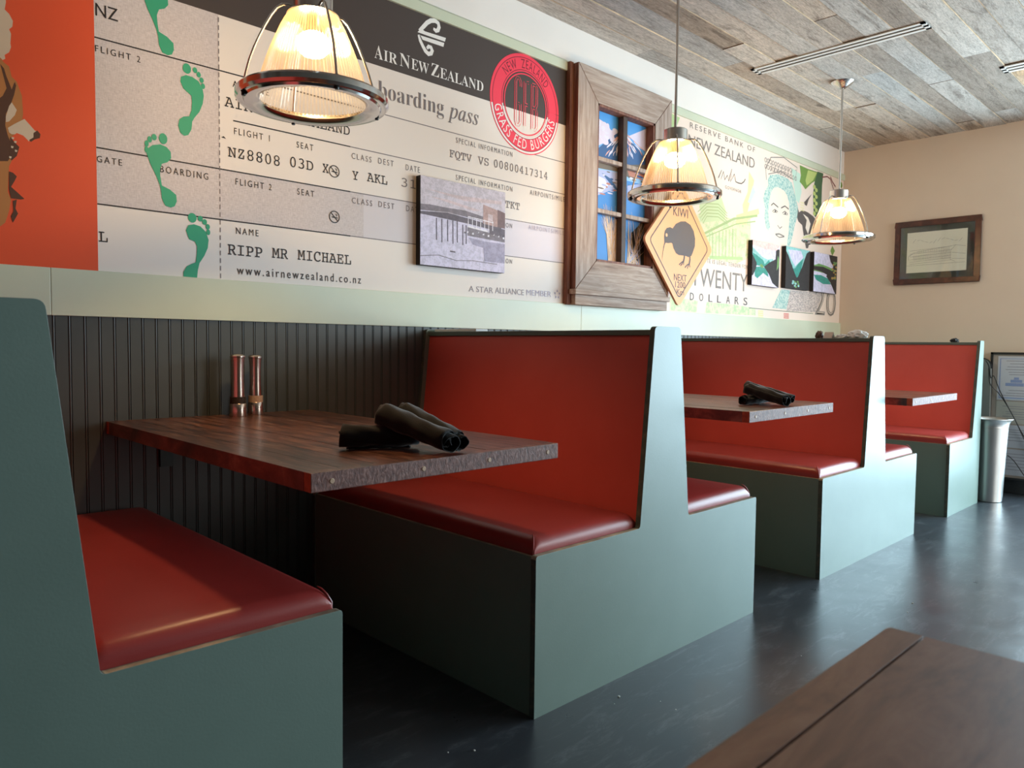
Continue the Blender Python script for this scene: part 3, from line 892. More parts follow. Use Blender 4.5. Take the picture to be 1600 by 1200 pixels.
for k in range(7):
    ln([(1204 + 5.2 * k, 268 + 1.2 * k), (1206 + 5.2 * k, 256 + 1.5 * k)], 0.006, 'grey')
ln([(1197, 281), (1196, 262), (1204, 246)], 0.006, 'grey'); ln([(1200, 272), (1220, 268), (1238, 280)], 0.006, 'grey')
ln([(1204, 246), (1224, 246), (1245, 262), (1242, 282)], 0.006, 'grey')
# leaves, bud stem and animal
sh.px([(1236, 262), (1250, 272), (1252, 300), (1248, 318), (1243, 312), (1240, 290)], N['mint'], 2)
sh.px([(1249, 258), (1262, 264), (1280, 270), (1278, 280), (1268, 286), (1258, 296), (1254, 290), (1249, 284), (1251, 274)], N['leaf'], 3)
sh.px([(1262, 266), (1276, 270), (1270, 282), (1260, 290), (1258, 282)], N['leafl'], 4)
sh.px([(1277, 268), (1286, 271), (1284, 290), (1283, 320), (1276, 342), (1271, 336), (1270, 304), (1272, 286)], N['leafd'], 3)
for k in range(9):
    cc = W(1272 + (k % 2) * 3, 292 + 5.2 * k); sh.disc(cc, 0.024, 0.016, N['leafl'], 12, 4)
ln([(1284, 277), (1292, 276), (1297, 280), (1302, 296)], 0.010, 'plum'); ln([(1297, 276), (1300, 284), (1305, 292)], 0.012, 'plum')
sh.disc(W(1313, 289), 0.035, 0.024, N['leaf'], 14, 4)
sh.px([(1268, 303), (1263, 312), (1260, 322), (1257, 320), (1256, 316)], N['dgrey'], 3)
for k in range(4): ln([(1250, 316 + 4 * k), (1256, 318 + 4 * k)], 0.006, 'yellow')
sh.px([(1246, 325), (1248, 332), (1253, 328), (1262, 332), (1270, 338), (1276, 346), (1274, 352), (1270, 358), (1266, 372), (1264, 380), (1262, 388), (1259, 388), (1257, 378), (1255, 366), (1253, 352), (1247, 346), (1245, 340), (1246, 332)], N['dgrey'], 3)
sh.px([(1254, 334), (1260, 344), (1258, 356), (1262, 366), (1266, 350), (1262, 340)], N['face'], 4)
sh.px([(1258, 366), (1262, 372), (1260, 380)], N['face'], 4)
sh.px([(1300, 384), (1304, 392), (1300, 400), (1297, 392)], N['leaf'], 3)
# lower right: teal wedge, dotted panel, bars
sh.px([(1220, 452), (1236, 454), (1232, 484), (1206, 481)], N['teal'], 2)
sh.px([(1234, 454), (1286, 458), (1274, 488), (1228, 486)], N['dots'], 2)
ln([(1170, 481), (1210, 485), (1270, 490)], 0.004, 'leafd')
for k in range(4): ln([(1184, 486 + 3.2 * k), (1192, 486.6 + 3.2 * k)], 0.009, 'yellow')
for k in range(4): ln([(1224, 490 + 2.2 * k), (1232, 490.6 + 2.2 * k)], 0.006, 'red')
g = N['grey']
sh.textpx('RESERVE BANK OF', 1077.5, 199, 1179, 238.5, 8.2, g, gap=1.4, layer=5)
sh.textpx('NEW ZEALAND', 1075, 228, 1178.5, 263, 17, g, layer=5)
sh.textpx('GOVERNOR', 1132.5, 295, 1157.5, 301.5, 5, g, gap=1.4, layer=5)
sig = [(1122, 278), (1127, 266), (1126, 280), (1130, 268), (1132, 281), (1136, 274), (1138, 283), (1143, 264), (1141, 284), (1147, 272), (1149, 284), (1153, 286), (1158, 287), (1162, 284), (1164, 280)]
sh.spx(sig, 0.007, N['dgrey'], 5)
sh.textpx('THIS NOTE IS LEGAL TENDER FOR', 1080, 407.5, 1168, 420, 6.5, g, gap=1.4, layer=5)
sh.textpx('TWENTY', 1079, 445.5, 1167, 456, 28.5, g, layer=5)
for ch, u in zip('DOLLARS', (1080.5, 1095, 1109.5, 1123, 1137, 1150.5, 1164)):
    v = 469 + (u - 1080) * 0.092
    sh.textpx(ch, u - 3, v - 0.3, u + 3, v + 0.3, 11.7, N['dgrey'], layer=5)
sh.build('print', root, origin=RO)
sh = Sheet(-0.0040)
sh.textpx('20', 1272.5, 491.5, 1304.5, 494, 42, g, layer=5)
sh.textpx('20', 1274.6, 490.5, 1302.6, 492.8, 38.5, N['bg'], layer=6, thin=-0.035)
sh.build('numeral', root, origin=RO)

# ------------------------------------------------------------------ barn wood window frame with mountain picture
FX0, FX1 = 2.868, 3.684
root = thing('window_style_picture_frame', 'barn wood frame like a window holding a snowy mountain lake picture', 'picture frame', ((FX0 + FX1) / 2, 0, 1.222))
RO = root.location
YB = -0.062
zt, zb, zs, za = 2.42, 1.292, 1.300, 1.222
mw = 0.158
ix0, ix1, iz0, iz1 = FX0 + mw, FX1 - mw, 1.452, zt - 0.166
def framepiece(name, pts, m, inner_drop=True, side=None):
    """mitred casing board: outline polygon, thick towards the outside, sloping in to the picture"""
    mb = MB()
    mb.prism(pts, YB, -0.003, 0, edge=1)
    return mb.build(name, [m, M['barn_side']], root, origin=RO, bevel=0.003)
b = framepiece('casing_board', [(FX0, zs), (ix0, iz0), (ix0, iz1), (FX0, zt)], M['barn'])
b = framepiece('casing_board', [(FX1, zs), (FX1, zt), (ix1, iz1), (ix1, iz0)], M['barn'])
b = framepiece('casing_board', [(FX0 + 0.002, zt), (ix0 + 0.001, iz1), (ix1 - 0.001, iz1), (FX1 - 0.002, zt)], M['barn_h'])
b = framepiece('casing_board', [(FX0 + 0.002, zs), (FX1 - 0.002, zs), (ix1 - 0.001, iz0), (ix0 + 0.001, iz0)], M['barn_h'])
mb = MB(); mb.box((FX0 - 0.012, YB - 0.012, zs - 0.026), (FX1 + 0.004, -0.003, zs)); mb.build('sill', M['barn_h'], root, origin=RO, bevel=0.003)
mb = MB(); mb.box((FX0 + 0.004, YB + 0.004, za), (FX1 - 0.004, -0.003, zs - 0.026)); mb.build('apron_board', M['barn_h'], root, origin=RO, bevel=0.003)
mb = MB(); mb.box((FX0 - 0.026, -0.030, za), (FX0, -0.003, zt + 0.004)); mb.build('side_batten', M['barn_side'], root, origin=RO, bevel=0.002)
# inner reveal, muntins
mb = MB()
for a, b_ in (((ix0, -0.058, iz0), (ix0 + 0.012, -0.008, iz1)), ((ix1 - 0.012, -0.058, iz0), (ix1, -0.008, iz1)), ((ix0, -0.058, iz1 - 0.012), (ix1, -0.008, iz1)), ((ix0, -0.058, iz0), (ix1, -0.008, iz0 + 0.012))):
    mb.box(a, b_)
mb.build('inner_frame', M['barn_side'], root, origin=RO)
xm = (ix0 + ix1) / 2
H = (iz1 - iz0) / 3
mb = MB(); mb.box((xm - 0.019, -0.046, iz0 + 0.012), (xm + 0.019, -0.010, iz1 - 0.012)); mb.build('upright_muntin', M['muntin'], root, origin=RO, bevel=0.003)
for k in (1, 2):
    mb = MB(); z = iz0 + H * k
    mb.box((ix0 + 0.012, -0.042, z - 0.011), (ix1 - 0.012, -0.011, z + 0.011)); mb.build('cross_muntin', M['barn'], root, origin=RO, bevel=0.003)
PIC = {'sky': None, 'snow': ink('photo_snow', 226, 222, 240), 'blue': ink('photo_mountain_blue', 62, 98, 148), 'deep': ink('photo_lake_blue', 70, 136, 206), 'cloud': ink('photo_cloud', 224, 214, 232), 'pink': ink('photo_pink_snow', 230, 176, 166),
       'shore': ink('photo_shore', 116, 104, 92), 'rust': ink('photo_rust_scrub', 190, 128, 110), 'straw': ink('photo_straw', 222, 190, 160), 'night': ink('photo_dark_bush', 40, 40, 38), 'lilac': ink('photo_lilac_water', 176, 184, 222)}
def mk_sky():
    k = Nodes('photo_sky')
    sep = k.new('ShaderNodeSeparateXYZ'); k.l.new(k.coords(kind='Generated'), sep.inputs[0])
    return k.set(k.ramp(sep.outputs['Z'], [(0.45, srgb(190, 216, 240)), (0.70, srgb(120, 184, 236)), (1.0, srgb(70, 150, 222))]), 0.35, 0, 0.4)
PIC['sky'] = mk_sky()
sh = Sheet(-0.006, plane=lambda u, v: (lambda p: (p.x, p.z))(unproject(910 + u / 4, 140 + v / 4, 1, -0.006)))
sh.rect(ix0 + 0.002, iz0 + 0.002, ix1 - 0.002, iz1 - 0.002, PIC['sky'], 0)
x0_, x1_ = ix0 + 0.004, ix1 - 0.004
zm_ = lambda v: sh.P(100, v)[1]
sh.poly([(x0_, iz0 + .004), (x1_, iz0 + .004), (x1_, iz0 + 0.47), (x0_, iz0 + 0.47)], PIC['deep'], 1)
sh.px([(100, 180), (130, 200), (150, 240), (200, 262), (235, 270), (180, 310), (100, 350)], PIC['cloud'], 2)
sh.px([(290, 290), (420, 250), (420, 400), (330, 330)], PIC['cloud'], 2)
sh.px([(96, 370), (140, 330), (200, 285), (245, 250), (268, 252), (300, 320), (360, 380), (420, 440), (430, 500), (96, 470)], PIC['blue'], 3)
rs = random.Random(21)
for k in range(70):      # snow gullies running down from the peak
    a = rs.uniform(-1, 1); t0 = rs.uniform(0.05, 0.75); t1 = min(1.0, t0 + rs.uniform(0.1, 0.3))
    bx_ = 257 + (a * 165 if a > 0 else a * 160); by_ = 470 - abs(a) * 60 + rs.uniform(-10, 10)
    p = [(257 + (bx_ - 257) * t ** 1.1 + rs.uniform(-4, 4), 252 + (by_ - 252) * t) for t in (t0, (t0 + t1) / 2, t1)]
    sh.spx(p, [0.002, rs.uniform(0.005, 0.012), 0.002], PIC['snow'] if rs.random() < 0.6 else PIC['pink'], 4)
for k in range(26):
    cc = sh.P(rs.uniform(96, 150) + rs.uniform(0, 60), rs.uniform(200, 330)); sh.disc(cc, rs.uniform(.012, .03), rs.uniform(.008, .016), PIC['cloud'] if k % 3 else PIC['snow'], 12, 2)
sh.px([(96, 445), (250, 470), (430, 480), (430, 560), (300, 560), (250, 520), (96, 490)], PIC['shore'], 5)
sh.px([(280, 500), (420, 500), (420, 545), (360, 560), (290, 540)], PIC['rust'], 6)
sh.px([(96, 500), (150, 505), (215, 520), (240, 660), (200, 620), (150, 640), (96, 660)], PIC['lilac'], 6)
sh.px([(120, 520), (180, 560), (235, 650), (180, 600)], PIC['blue'], 7); sh.px([(100, 540), (140, 560), (160, 600), (120, 640), (96, 640)], PIC['snow'], 7)
for k in range(40):
    cc = sh.P(rs.uniform(96, 420), rs.uniform(470, 660)); sh.disc(cc, rs.uniform(.008, .03), rs.uniform(.002, .006), PIC[rs.choice(['lilac', 'shore', 'snow', 'blue', 'rust'])], 10, 7)
sh.px([(280, 600), (360, 590), (400, 640), (340, 680), (280, 660)], PIC['lilac'], 6)
for k in range(46):
    u = random.uniform(110, 230); top = random.uniform(710, 820); b0 = random.uniform(160, 215)
    sh.spx([(b0, 1075), (0.6 * b0 + 0.4 * u, 0.5 * (1075 + top)), (u, top)], [0.007, 0.005, 0.001], PIC['straw'] if k % 4 else PIC['snow'], 8 + k % 5)
sh.px([(300, 1090), (300, 900), (350, 850), (420, 790), (470, 830), (470, 1130), (380, 1100)], PIC['night'], 8)
for k in range(40):
    u = random.uniform(265, 400); b0 = random.uniform(270, 360); top = random.uniform(760, 1040)
    sh.spx([(b0, 1095), ((u + b0) / 2, 0.45 * top + 0.55 * 1095), (u, top)], [0.005, 0.004, 0.001], PIC['straw'] if k % 3 else PIC['lilac'], 9 + k % 5)
# keep the print inside the reveal
mbx = sh.mb
mbx.v = [(min(max(v[0], ix0 + 0.003), ix1 - 0.003), v[1], min(max(v[2], iz0 + 0.003), iz1 - 0.003)) for v in mbx.v]
sh.build('picture', root, origin=RO)

# ------------------------------------------------------------------ kiwi road sign
YS = -0.088
PS = lambda u, v: (lambda p: (p.x, p.z))(unproject(u, v, 1, YS))
l_, r_, b_ = PS(1009.5, 372), PS(1110.5, 392), PS(1062, 475)
cx, cz = (l_[0] + r_[0]) / 2, (l_[1] + r_[1]) / 2
hd = (r_[0] - l_[0]) / 2; hv = cz - b_[1]
root = thing('road_sign', 'orange diamond kiwi road sign hung over the corner of the barn wood frame', 'sign', (cx, YS, cz - hv))
RO = root.location
SG = {'o': ink('sign_orange', 248, 172, 112, 0.45), 'k': ink('sign_dark_print', 70, 58, 62, 0.5), 'e': ink('sign_edge_pale', 228, 168, 130)}
mb = MB()
mb.prism(fillet([(cx - hd - 0.02, cz), (cx, cz - hv - 0.02), (cx + hd + 0.02, cz), (cx, cz + hv + 0.02)], 0.035, 6), YS, YS + 0.014, 0, edge=1)
mb.build('sign_board', [SG['o'], SG['e']], root, origin=RO)
mb = MB(); mb.box((cx - 0.03, YS + 0.0145, cz - 0.03), (cx + 0.03, -0.004, cz + 0.03)); mb.build('mounting_block', M['muntin'], root, origin=RO)
sh = Sheet(YS - 0.0006, plane=PS)
f_ = 0.905
sh.stroke(fillet([(cx - hd * f_, cz), (cx, cz - hv * f_), (cx + hd * f_, cz), (cx, cz + hv * f_)], 0.03, 5), 0.007, SG['k'], 1, closed=True)
B = lambda pts: [(1020 + x / 6.667, 310 + y_ / 6.667) for x, y_ in pts]
sh.px(B([(95, 652), (98, 590), (110, 500), (119, 460), (117, 400), (124, 340), (145, 308), (180, 300), (205, 313), (240, 265), (290, 240), (340, 240), (390, 275), (425, 340), (440, 420), (437, 500), (415, 565), (400, 600), (370, 612), (345, 600), (320, 596), (270, 590), (240, 570), (215, 520), (203, 470), (190, 462), (160, 466), (132, 462), (121, 490), (106, 560)]), SG['k'], 2)
sh.disc(PS(*B([(143, 381)])[0]), 0.010, 0.010, SG['o'], 14, 3)
for p, w in (([(330, 590), (326, 625), (318, 660)], 0.013), ([(320, 655), (300, 665), (272, 692)], 0.007), ([(320, 655), (305, 680), (288, 702)], 0.007), ([(320, 655), (322, 672), (318, 692)], 0.006),
             ([(385, 595), (386, 640), (378, 690)], 0.013), ([(378, 682), (355, 695), (332, 722)], 0.007), ([(378, 682), (368, 705), (358, 730)], 0.007), ([(378, 682), (384, 700), (386, 718)], 0.006)):
    sh.spx(B(p), w, SG['k'], 2)
sh.textpx('KIWI', *B([(212, 178)])[0], *B([(365, 205)])[0], 14, SG['k'], layer=2)
sh.textpx('NEXT', *B([(219, 855)])[0], *B([(350, 866)])[0], 10.5, SG['k'], layer=2)
sh.textpx('1200', *B([(232, 928)])[0], *B([(336, 936)])[0], 9.5, SG['k'], layer=2)
sh.textpx('Km', *B([(248, 1000)])[0], *B([(322, 1008)])[0], 9, SG['k'], layer=2)
sh.build('lettering', root, origin=RO)

# ------------------------------------------------------------------ canvas prints
def canvas(label, corners, depth, paint, edge, group=None):
    yf = -depth - 0.003
    P = lambda u, v: (lambda p: (p.x, p.z))(unproject(u, v, 1, yf))
    q = [P(*c_) for c_ in corners]
    x0 = (q[0][0] + q[3][0]) / 2; x1 = (q[1][0] + q[2][0]) / 2; z1 = (q[0][1] + q[1][1]) / 2; z0 = (q[2][1] + q[3][1]) / 2
    r = thing('canvas_print', label, 'picture', ((x0 + x1) / 2, -0.003, z0), group)
    mb = MB(); mb.box((x0, yf, z0), (x1, -0.003, z1)); mb.build('stretched_canvas', edge, r, origin=r.location, bevel=0.002)
    sh = Sheet(yf - 0.0004, plane=lambda a, b: (x0 + a * (x1 - x0), z0 + b * (z1 - z0)))
    paint(sh)
    sh.mb.v = [(min(max(v[0], x0 + 0.001), x1 - 0.001), v[1], min(max(v[2], z0 + 0.001), z1 - 0.001)) for v in sh.mb.v]
    sh.build('image', r, origin=r.location)
    return r
def ink2(name, r, g, b):
    return mk_speckle(name, srgb(r * .93, g * .93, b * .93), srgb(min(255, r * 1.05), min(255, g * 1.05), min(255, b * 1.05)), 160)
C_ = {'lil': ink2('canvas_lilac_sky', 200, 192, 204), 'lil2': ink2('canvas_pale_lilac', 206, 200, 222), 'pk': ink2('canvas_pink_cloud', 206, 188, 194), 'hill': ink2('canvas_grey_hill', 128, 120, 130), 'hilld': ink2('canvas_dark_shore', 102, 94, 106), 'pile': ink2('canvas_piling', 92, 84, 100),
      'hut': ink2('canvas_hut', 176, 148, 146), 'hutd': ink2('canvas_hut_side', 118, 96, 100), 'wh': ink2('canvas_white', 226, 222, 232), 'refl': ink2('canvas_reflection', 164, 158, 182), 'teal': ink2('canvas_teal', 60, 140, 128), 'teal2': ink2('canvas_pale_teal', 140, 190, 188), 'dk': ink2('canvas_dark_forest', 50, 46, 46),
      'gr': ink2('canvas_leaf_green', 110, 150, 90), 'ye': ink2('canvas_straw', 170, 140, 80), 'pink': ink2('canvas_rose_sky', 232, 190, 186), 'edge': ink('canvas_black_edge', 26, 22, 24)}
def dock(s):
    s.px([(0, 0), (1, 0), (1, 1), (0, 1)], C_['lil2'], 0)
    s.px([(0, .62), (1, .62), (1, 1), (0, 1)], C_['lil'], 1)
    for a in ([(0.05, .86), (.5, .80), (.95, .84), (.95, .88), (.4, .85)], [(.1, .78), (.6, .70), (.7, .72), (.3, .78)]): s.px(a, C_['pk'], 2)
    s.px([(0, .61), (.3, .635), (.7, .60), (.9, .57), (.9, .62), (.72, .655), (.5, .69), (.3, .685), (.1, .69), (0, .68)], C_['hill'], 3)
    s.px([(0, .60), (.3, .63), (.7, .585), (.95, .56), (.95, .50), (.55, .54), (.2, .56), (0, .57)], C_['hilld'], 3)
    for k, u in enumerate((.175, .235, .30, .36, .41, .475, .515)):
        s.spx([(u, .55 - .1 * (k > 4) * .3), (u + .003, .30 - .02 * (k % 2))], 0.0055, C_['pile'], 5)
    s.px([(.53, .50), (1, .45), (1, .38), (.53, .40)], C_['hill'], 4)
    for k in range(7): s.spx([(.54 + .05 * k, .62), (.54 + .05 * k, .50)], 0.004, C_['wh'], 6)
    s.spx([(.535, .625), (.85, .60)], 0.004, C_['wh'], 6); s.spx([(.535, .51), (.78, .485)], 0.008, C_['wh'], 6)
    s.px([(.72, .57), (.90, .555), (.90, .76), (.72, .80)], C_['hut'], 5); s.px([(.90, .555), (1, .55), (1, .74), (.90, .77)], C_['hutd'], 5)
    s.px([(.78, .62), (.84, .615), (.84, .69), (.78, .70)], C_['pk'], 6)
    s.px([(.9, .55), (1, .54), (1, .44), (.8, .46), (.8, .55)], C_['hilld'], 5)
    for k in range(16): s.px([(.49 + .032 * k, .42 + .015 * (k % 3)), (.51 + .032 * k, .42 + .012 * (k % 3)), (.51 + .032 * k, .445 + .012 * (k % 3)), (.49 + .032 * k, .44)], C_['wh'] if k % 2 else C_['hill'], 6)
    s.px([(.54, .38), (.72, .36), (.72, .28), (.6, .30)], C_['refl'], 4); s.px([(.72, .36), (1, .36), (1, .12), (.74, .12)], C_['refl'], 4)
    s.spx([(.33, .19), (.39, .187)], 0.006, C_['hilld'], 5)
    s.spx([(0, .10), (.2, .13), (.4, .09), (.6, .11), (.9, .10)], 0.003, C_['hill'], 5)
canvas('grey lilac canvas print of a jetty and pilings hung on the boarding pass mural', [(656, 274.5), (789, 299), (789, 426.5), (657, 414)], 0.030, dock, C_['edge'])
def lake1(s):
    s.px([(0, 0), (1, 0), (1, 1), (0, 1)], C_['lil2'], 0)
    s.px([(0, .88), (.5, .84), (.9, .86), (1, 1), (0, 1)], C_['pink'], 1)
    s.px([(0, .84), (.2, .74), (.35, .66), (.55, .62), (.75, .66), (.8, .55), (.5, .48), (0, .46)], C_['teal2'], 2)
    s.px([(0, .72), (.15, .68), (.4, .58), (.45, .5), (.6, .62), (.7, .5), (.5, .44), (.1, .45)], C_['teal'], 3)
    s.px([(.08, .40), (.35, .45), (.55, .38), (.6, .22), (.4, .30), (.2, .16), (.1, .2)], C_['teal'], 3)
    s.px([(0, .68), (.16, .50), (.14, .38), (.04, .22), (0, .2)], C_['dk'], 4)
    s.px([(.42, .44), (.62, .56), (.85, .66), (.86, .86), (.93, .9), (1, .9), (1, 0), (.92, .02), (.75, .10), (.62, .28), (.5, .38)], C_['dk'], 4)
    s.px([(.26, .46), (.33, .50), (.42, .45), (.36, .40)], C_['gr'], 5); s.px([(.9, .4), (.98, .5), (.98, .7), (.93, .75)], C_['gr'], 5)
def lake2(s):
    s.px([(0, 0), (1, 0), (1, 1), (0, 1)], C_['teal2'], 0)
    s.px([(.08, .92), (.6, .95), (.72, .80), (.38, .55), (.2, .72)], C_['lil2'], 1)
    s.px([(.2, .60), (.38, .50), (.5, .62), (.72, .78), (.6, .4), (.45, .26), (.3, .4)], C_['teal'], 2)
    s.px([(.25, .66), (.34, .55), (.36, .48), (.28, .5)], C_['teal2'], 3)
    s.px([(0, .88), (.1, .78), (.3, .48), (.45, .28), (.5, .3), (.66, .55), (.85, .92), (1, 1), (1, 0), (0, 0)], C_['dk'], 3)
    for k in range(14): s.disc((lambda p: p)(s.P(.3 + .25 * random.random(), .05 + .15 * random.random())), .016, .008, C_['teal2' if k % 2 else 'gr'], 8, 4)
def lake3(s):
    s.px([(0, 0), (1, 0), (1, 1), (0, 1)], C_['lil2'], 0)
    s.px([(0, .66), (.2, .72), (.5, .70), (.75, .66), (1, .7), (1, .45), (.5, .5), (0, .52)], C_['gr'], 1)
    s.px([(0, .64), (.4, .66), (.75, .60), (.95, .5), (.9, .3), (.6, .46), (.3, .53), (0, .55)], C_['dk'], 2)
    s.px([(.0, .42), (.3, .44), (.6, .38), (.75, .24), (.4, .22), (.1, .3)], C_['teal'], 2)
    s.px([(.62, 1), (1, 1), (1, 0), (.95, 0), (.72, .28), (.52, .44), (.8, .60), (.82, .72), (.7, .82)], C_['dk'], 3)
    for k in range(20): s.disc(s.P(.78 + .2 * random.random(), .35 + .5 * random.random()), .016, .008, C_['ye' if k % 3 else 'gr'], 8, 4)
canvas('left canvas of the lake trio, pink sky over mirrored forest', [(1176, 375), (1217, 383), (1218, 449), (1174.5, 446)], 0.032, lake1, C_['edge'], 'lake canvas trio on the banknote mural')
canvas('middle canvas of the lake trio, pale V of sky between dark slopes', [(1228.5, 385), (1266, 391), (1264, 454), (1226.5, 450)], 0.032, lake2, C_['edge'], 'lake canvas trio on the banknote mural')
canvas('right canvas of the lake trio, curved shoreline with brown trees', [(1272.5, 394), (1309, 400), (1306, 459.5), (1270.5, 455.5)], 0.032, lake3, C_['edge'], 'lake canvas trio on the banknote mural')

# ------------------------------------------------------------------ framed drawing on the end wall
y0, y1, z0, z1 = -1.003, -0.418, 1.513, 1.995
root = thing('framed_drawing', 'mahogany framed pencil drawing of a long building on the beige end wall', 'picture', (XB, (y0 + y1) / 2, z0))
RO = root.location
mb = MB(); w = 0.040
for a, b in (((y0, z0), (y1, z0 + w)), ((y0, z1 - w), (y1, z1)), ((y0, z0 + w), (y0 + w, z1 - w)), ((y1 - w, z0 + w), (y1, z1 - w))):
    mb.box((XB - 0.024, a[0], a[1]), (XB - 0.002, b[0], b[1]))
mb.build('frame', M['mahog'], root, origin=RO, bevel=0.004)
mb = MB(); mb.box((XB - 0.010, y0 + w, z0 + w), (XB - 0.003, y1 - w, z1 - w)); mb.build('mat_board', flat('dark_grey_mat', (0.055, 0.058, 0.05), 0.8), root, origin=RO)
pm = 0.048
mb = MB(); mb.box((XB - 0.0115, y0 + w + pm, z0 + w + pm), (XB - 0.0101, y1 - w - pm, z1 - w - pm)); mb.build('paper', flat('aged_paper', (0.90, 0.83, 0.72), 0.8), root, origin=RO)
mb = MB(); mb.recalc = False
def dl(pts, w_=0.0016):
    P = [Vector((y1 - w - pm - a * (y1 - y0 - 2 * w - 2 * pm), z0 + w + pm + b * (z1 - z0 - 2 * w - 2 * pm))) for a, b in pts]
    for a, b in zip(P, P[1:]):
        d = (b - a).normalized(); n_ = Vector((-d.y, d.x)) * w_ / 2
        mb.add([(XB - 0.0119, q.x, q.y) for q in (a + n_, a - n_, b - n_, b + n_)], [(0, 1, 2, 3)])
for z in (.22, .27, .33, .40, .47, .55): dl([(.05, z), (.5, z + .03), (.75, z + .05)])
dl([(.05, .42), (.12, .5), (.45, .56), (.72, .60), (.82, .62), (.74, .5), (.74, .28), (.82, .22)])
dl([(.03, .30), (.03, .42), (.10, .47)]); dl([(.82, .62), (.98, .58)]); dl([(.75, .45), (.98, .40)]); dl([(.76, .30), (.98, .28)])
for k in range(26): dl([(.12 + .024 * k, .30), (.12 + .024 * k, .42 + .004 * k)])
for k in range(18): dl([(.2 + .03 * k, .47), (.2 + .03 * k, .54 + .003 * k)])
for k in range(12): dl([(.1 + .07 * k, .75 + .05 * math.sin(k)), (.15 + .07 * k, .78 + .05 * math.cos(k))])
dl([(0.0, .18), (.98, .20)])
mb.build('pencil_lines', flat('pencil_grey', (0.28, 0.24, 0.21), 0.8), root, origin=RO)
mb = MB(); mb.box((XB - 0.0165, y0 + w, z0 + w), (XB - 0.0145, y1 - w, z1 - w)); mb.build('glass', M['glass'], root, origin=RO)

# ------------------------------------------------------------------ pendants
PZ = 1.674
def make_pendant(x, y_, label):
    root = thing('pendant_lamp', label, 'lamp', (x, y_, PZ), 'ribbed glass pendants over the booth tables')
    top = ZC - PZ
    mb = MB(); mb.lathe([(0.0, top - 0.040), (0.016, top - 0.039), (0.030, top - 0.030), (0.052, top - 0.015), (0.064, top - 0.004), (0.066, top - 0.0005), (0.0, top - 0.0005)], 32)
    mb.build('canopy', M['nickel'], root, smooth=True)
    mb = MB(); mb.tube([(0, 0, 0.29), (0, 0, top - 0.036)], 0.0060, 12); mb.build('stem', M['nickel'], root, smooth=True)
    mb = MB(); mb.lathe([(0.0, 0.296), (0.048, 0.296), (0.053, 0.292), (0.053, 0.248), (0.058, 0.246), (0.070, 0.242), (0.072, 0.238), (0.066, 0.236), (0.0, 0.236)], 40)
    mb.build('socket_cap', M['nickel'], root, smooth=True)
    # ribbed glass: alternate ridge and groove facets
    prof = [(0.066, 0.238), (0.076, 0.224), (0.087, 0.203), (0.098, 0.178), (0.110, 0.150), (0.121, 0.121), (0.1315, 0.090), (0.140, 0.060), (0.147, 0.034), (0.152, 0.012)]
    n = 176; vs = []; mb = MB()
    for r, z in prof:
        for k in range(n):
            a = 2 * PI * k / n; rr = r + (0.0016 if k % 2 else 0)
            vs.append((rr * math.cos(a), rr * math.sin(a), z))
    for k in range(n):
        k2 = (k + 1) % n
        mb.add(vs, [], 0)
    mb2 = MB(); mb2.v = vs
    for i in range(len(prof) - 1):
        for k in range(n):
            k2 = (k + 1) % n
            mb2.f.append([i * n + k, i * n + k2, (i + 1) * n + k2, (i + 1) * n + k]); mb2.m.append(0); mb2.t.append(1.0 if k % 2 else 0.0)
    mb2.build('glass_shade', M['shade'], root)
    mb = MB(); mb.lathe([(0.143, 0.004), (0.150, -0.002), (0.168, -0.006), (0.182, -0.007), (0.186, -0.001), (0.192, 0.000), (0.200, -0.003), (0.2065, 0.004), (0.2065, 0.018), (0.201, 0.024), (0.190, 0.023), (0.182, 0.016), (0.168, 0.019), (0.156, 0.018), (0.153, 0.010), (0.145, 0.008)], 72, closed=True)
    mb.build('rim_ring', M['chrome'], root, smooth=True)
    for k in range(4):
        a = PI / 2 * k
        cs, sn = math.cos(a), math.sin(a)
        pr = [(0.050, 0.252), (0.070, 0.255), (0.084, 0.252), (0.100, 0.239), (0.116, 0.215), (0.131, 0.187), (0.147, 0.153), (0.160, 0.122), (0.172, 0.088), (0.182, 0.050), (0.188, 0.016)]
        mb = MB(); mb.tube([(r * cs, r * sn, z) for r, z in pr], 0.0036, 8)
        arm = mb.build('arm', M['nickel'], root, smooth=True)
        mb = MB()
        mb.lathe([(0, -0.010), (0.005, -0.010), (0.006, -0.008), (0.006, 0.0), (0.004, 0.004), (0.004, 0.026), (0.006, 0.028), (0, 0.030)], 12, cx=0.188 * cs, cy=0.188 * sn)
        mb.build('thumb_screw', M['steel_dark'], arm, smooth=True)
    mb = MB(); mb.lathe([(0.0, 0.130), (0.014, 0.131), (0.030, 0.136), (0.041, 0.147), (0.045, 0.160), (0.042, 0.174), (0.032, 0.186), (0.019, 0.193), (0.0, 0.194)], 24)
    bu = mb.build('bulb', M['bulb'], root, smooth=True)
    mb = MB(); mb.lathe([(0.0, 0.193), (0.018, 0.193), (0.018, 0.237), (0.0, 0.237)], 20); mb.build('bulb_base', M['nickel'], bu, smooth=True)
    return root
p1 = make_pendant(1.080, -0.642, 'ribbed glass pendant lamp over the table with the pepper mills, largest in view')
for x, lab in ((2.854, 'ribbed glass pendant lamp hanging in front of the kiwi road sign'), (4.612, 'ribbed glass pendant lamp in front of the banknote portrait, farthest from the camera')):
    c_ = copy_tree(p1); c_.location.x = x; c_['label'] = lab
    c_.rotation_euler.z = math.atan2(-1.91, -x) + math.radians(4.5 if x < 4 else 59)
p1.rotation_euler.z = math.atan2(-1.91, -1.08) + math.radians(18)

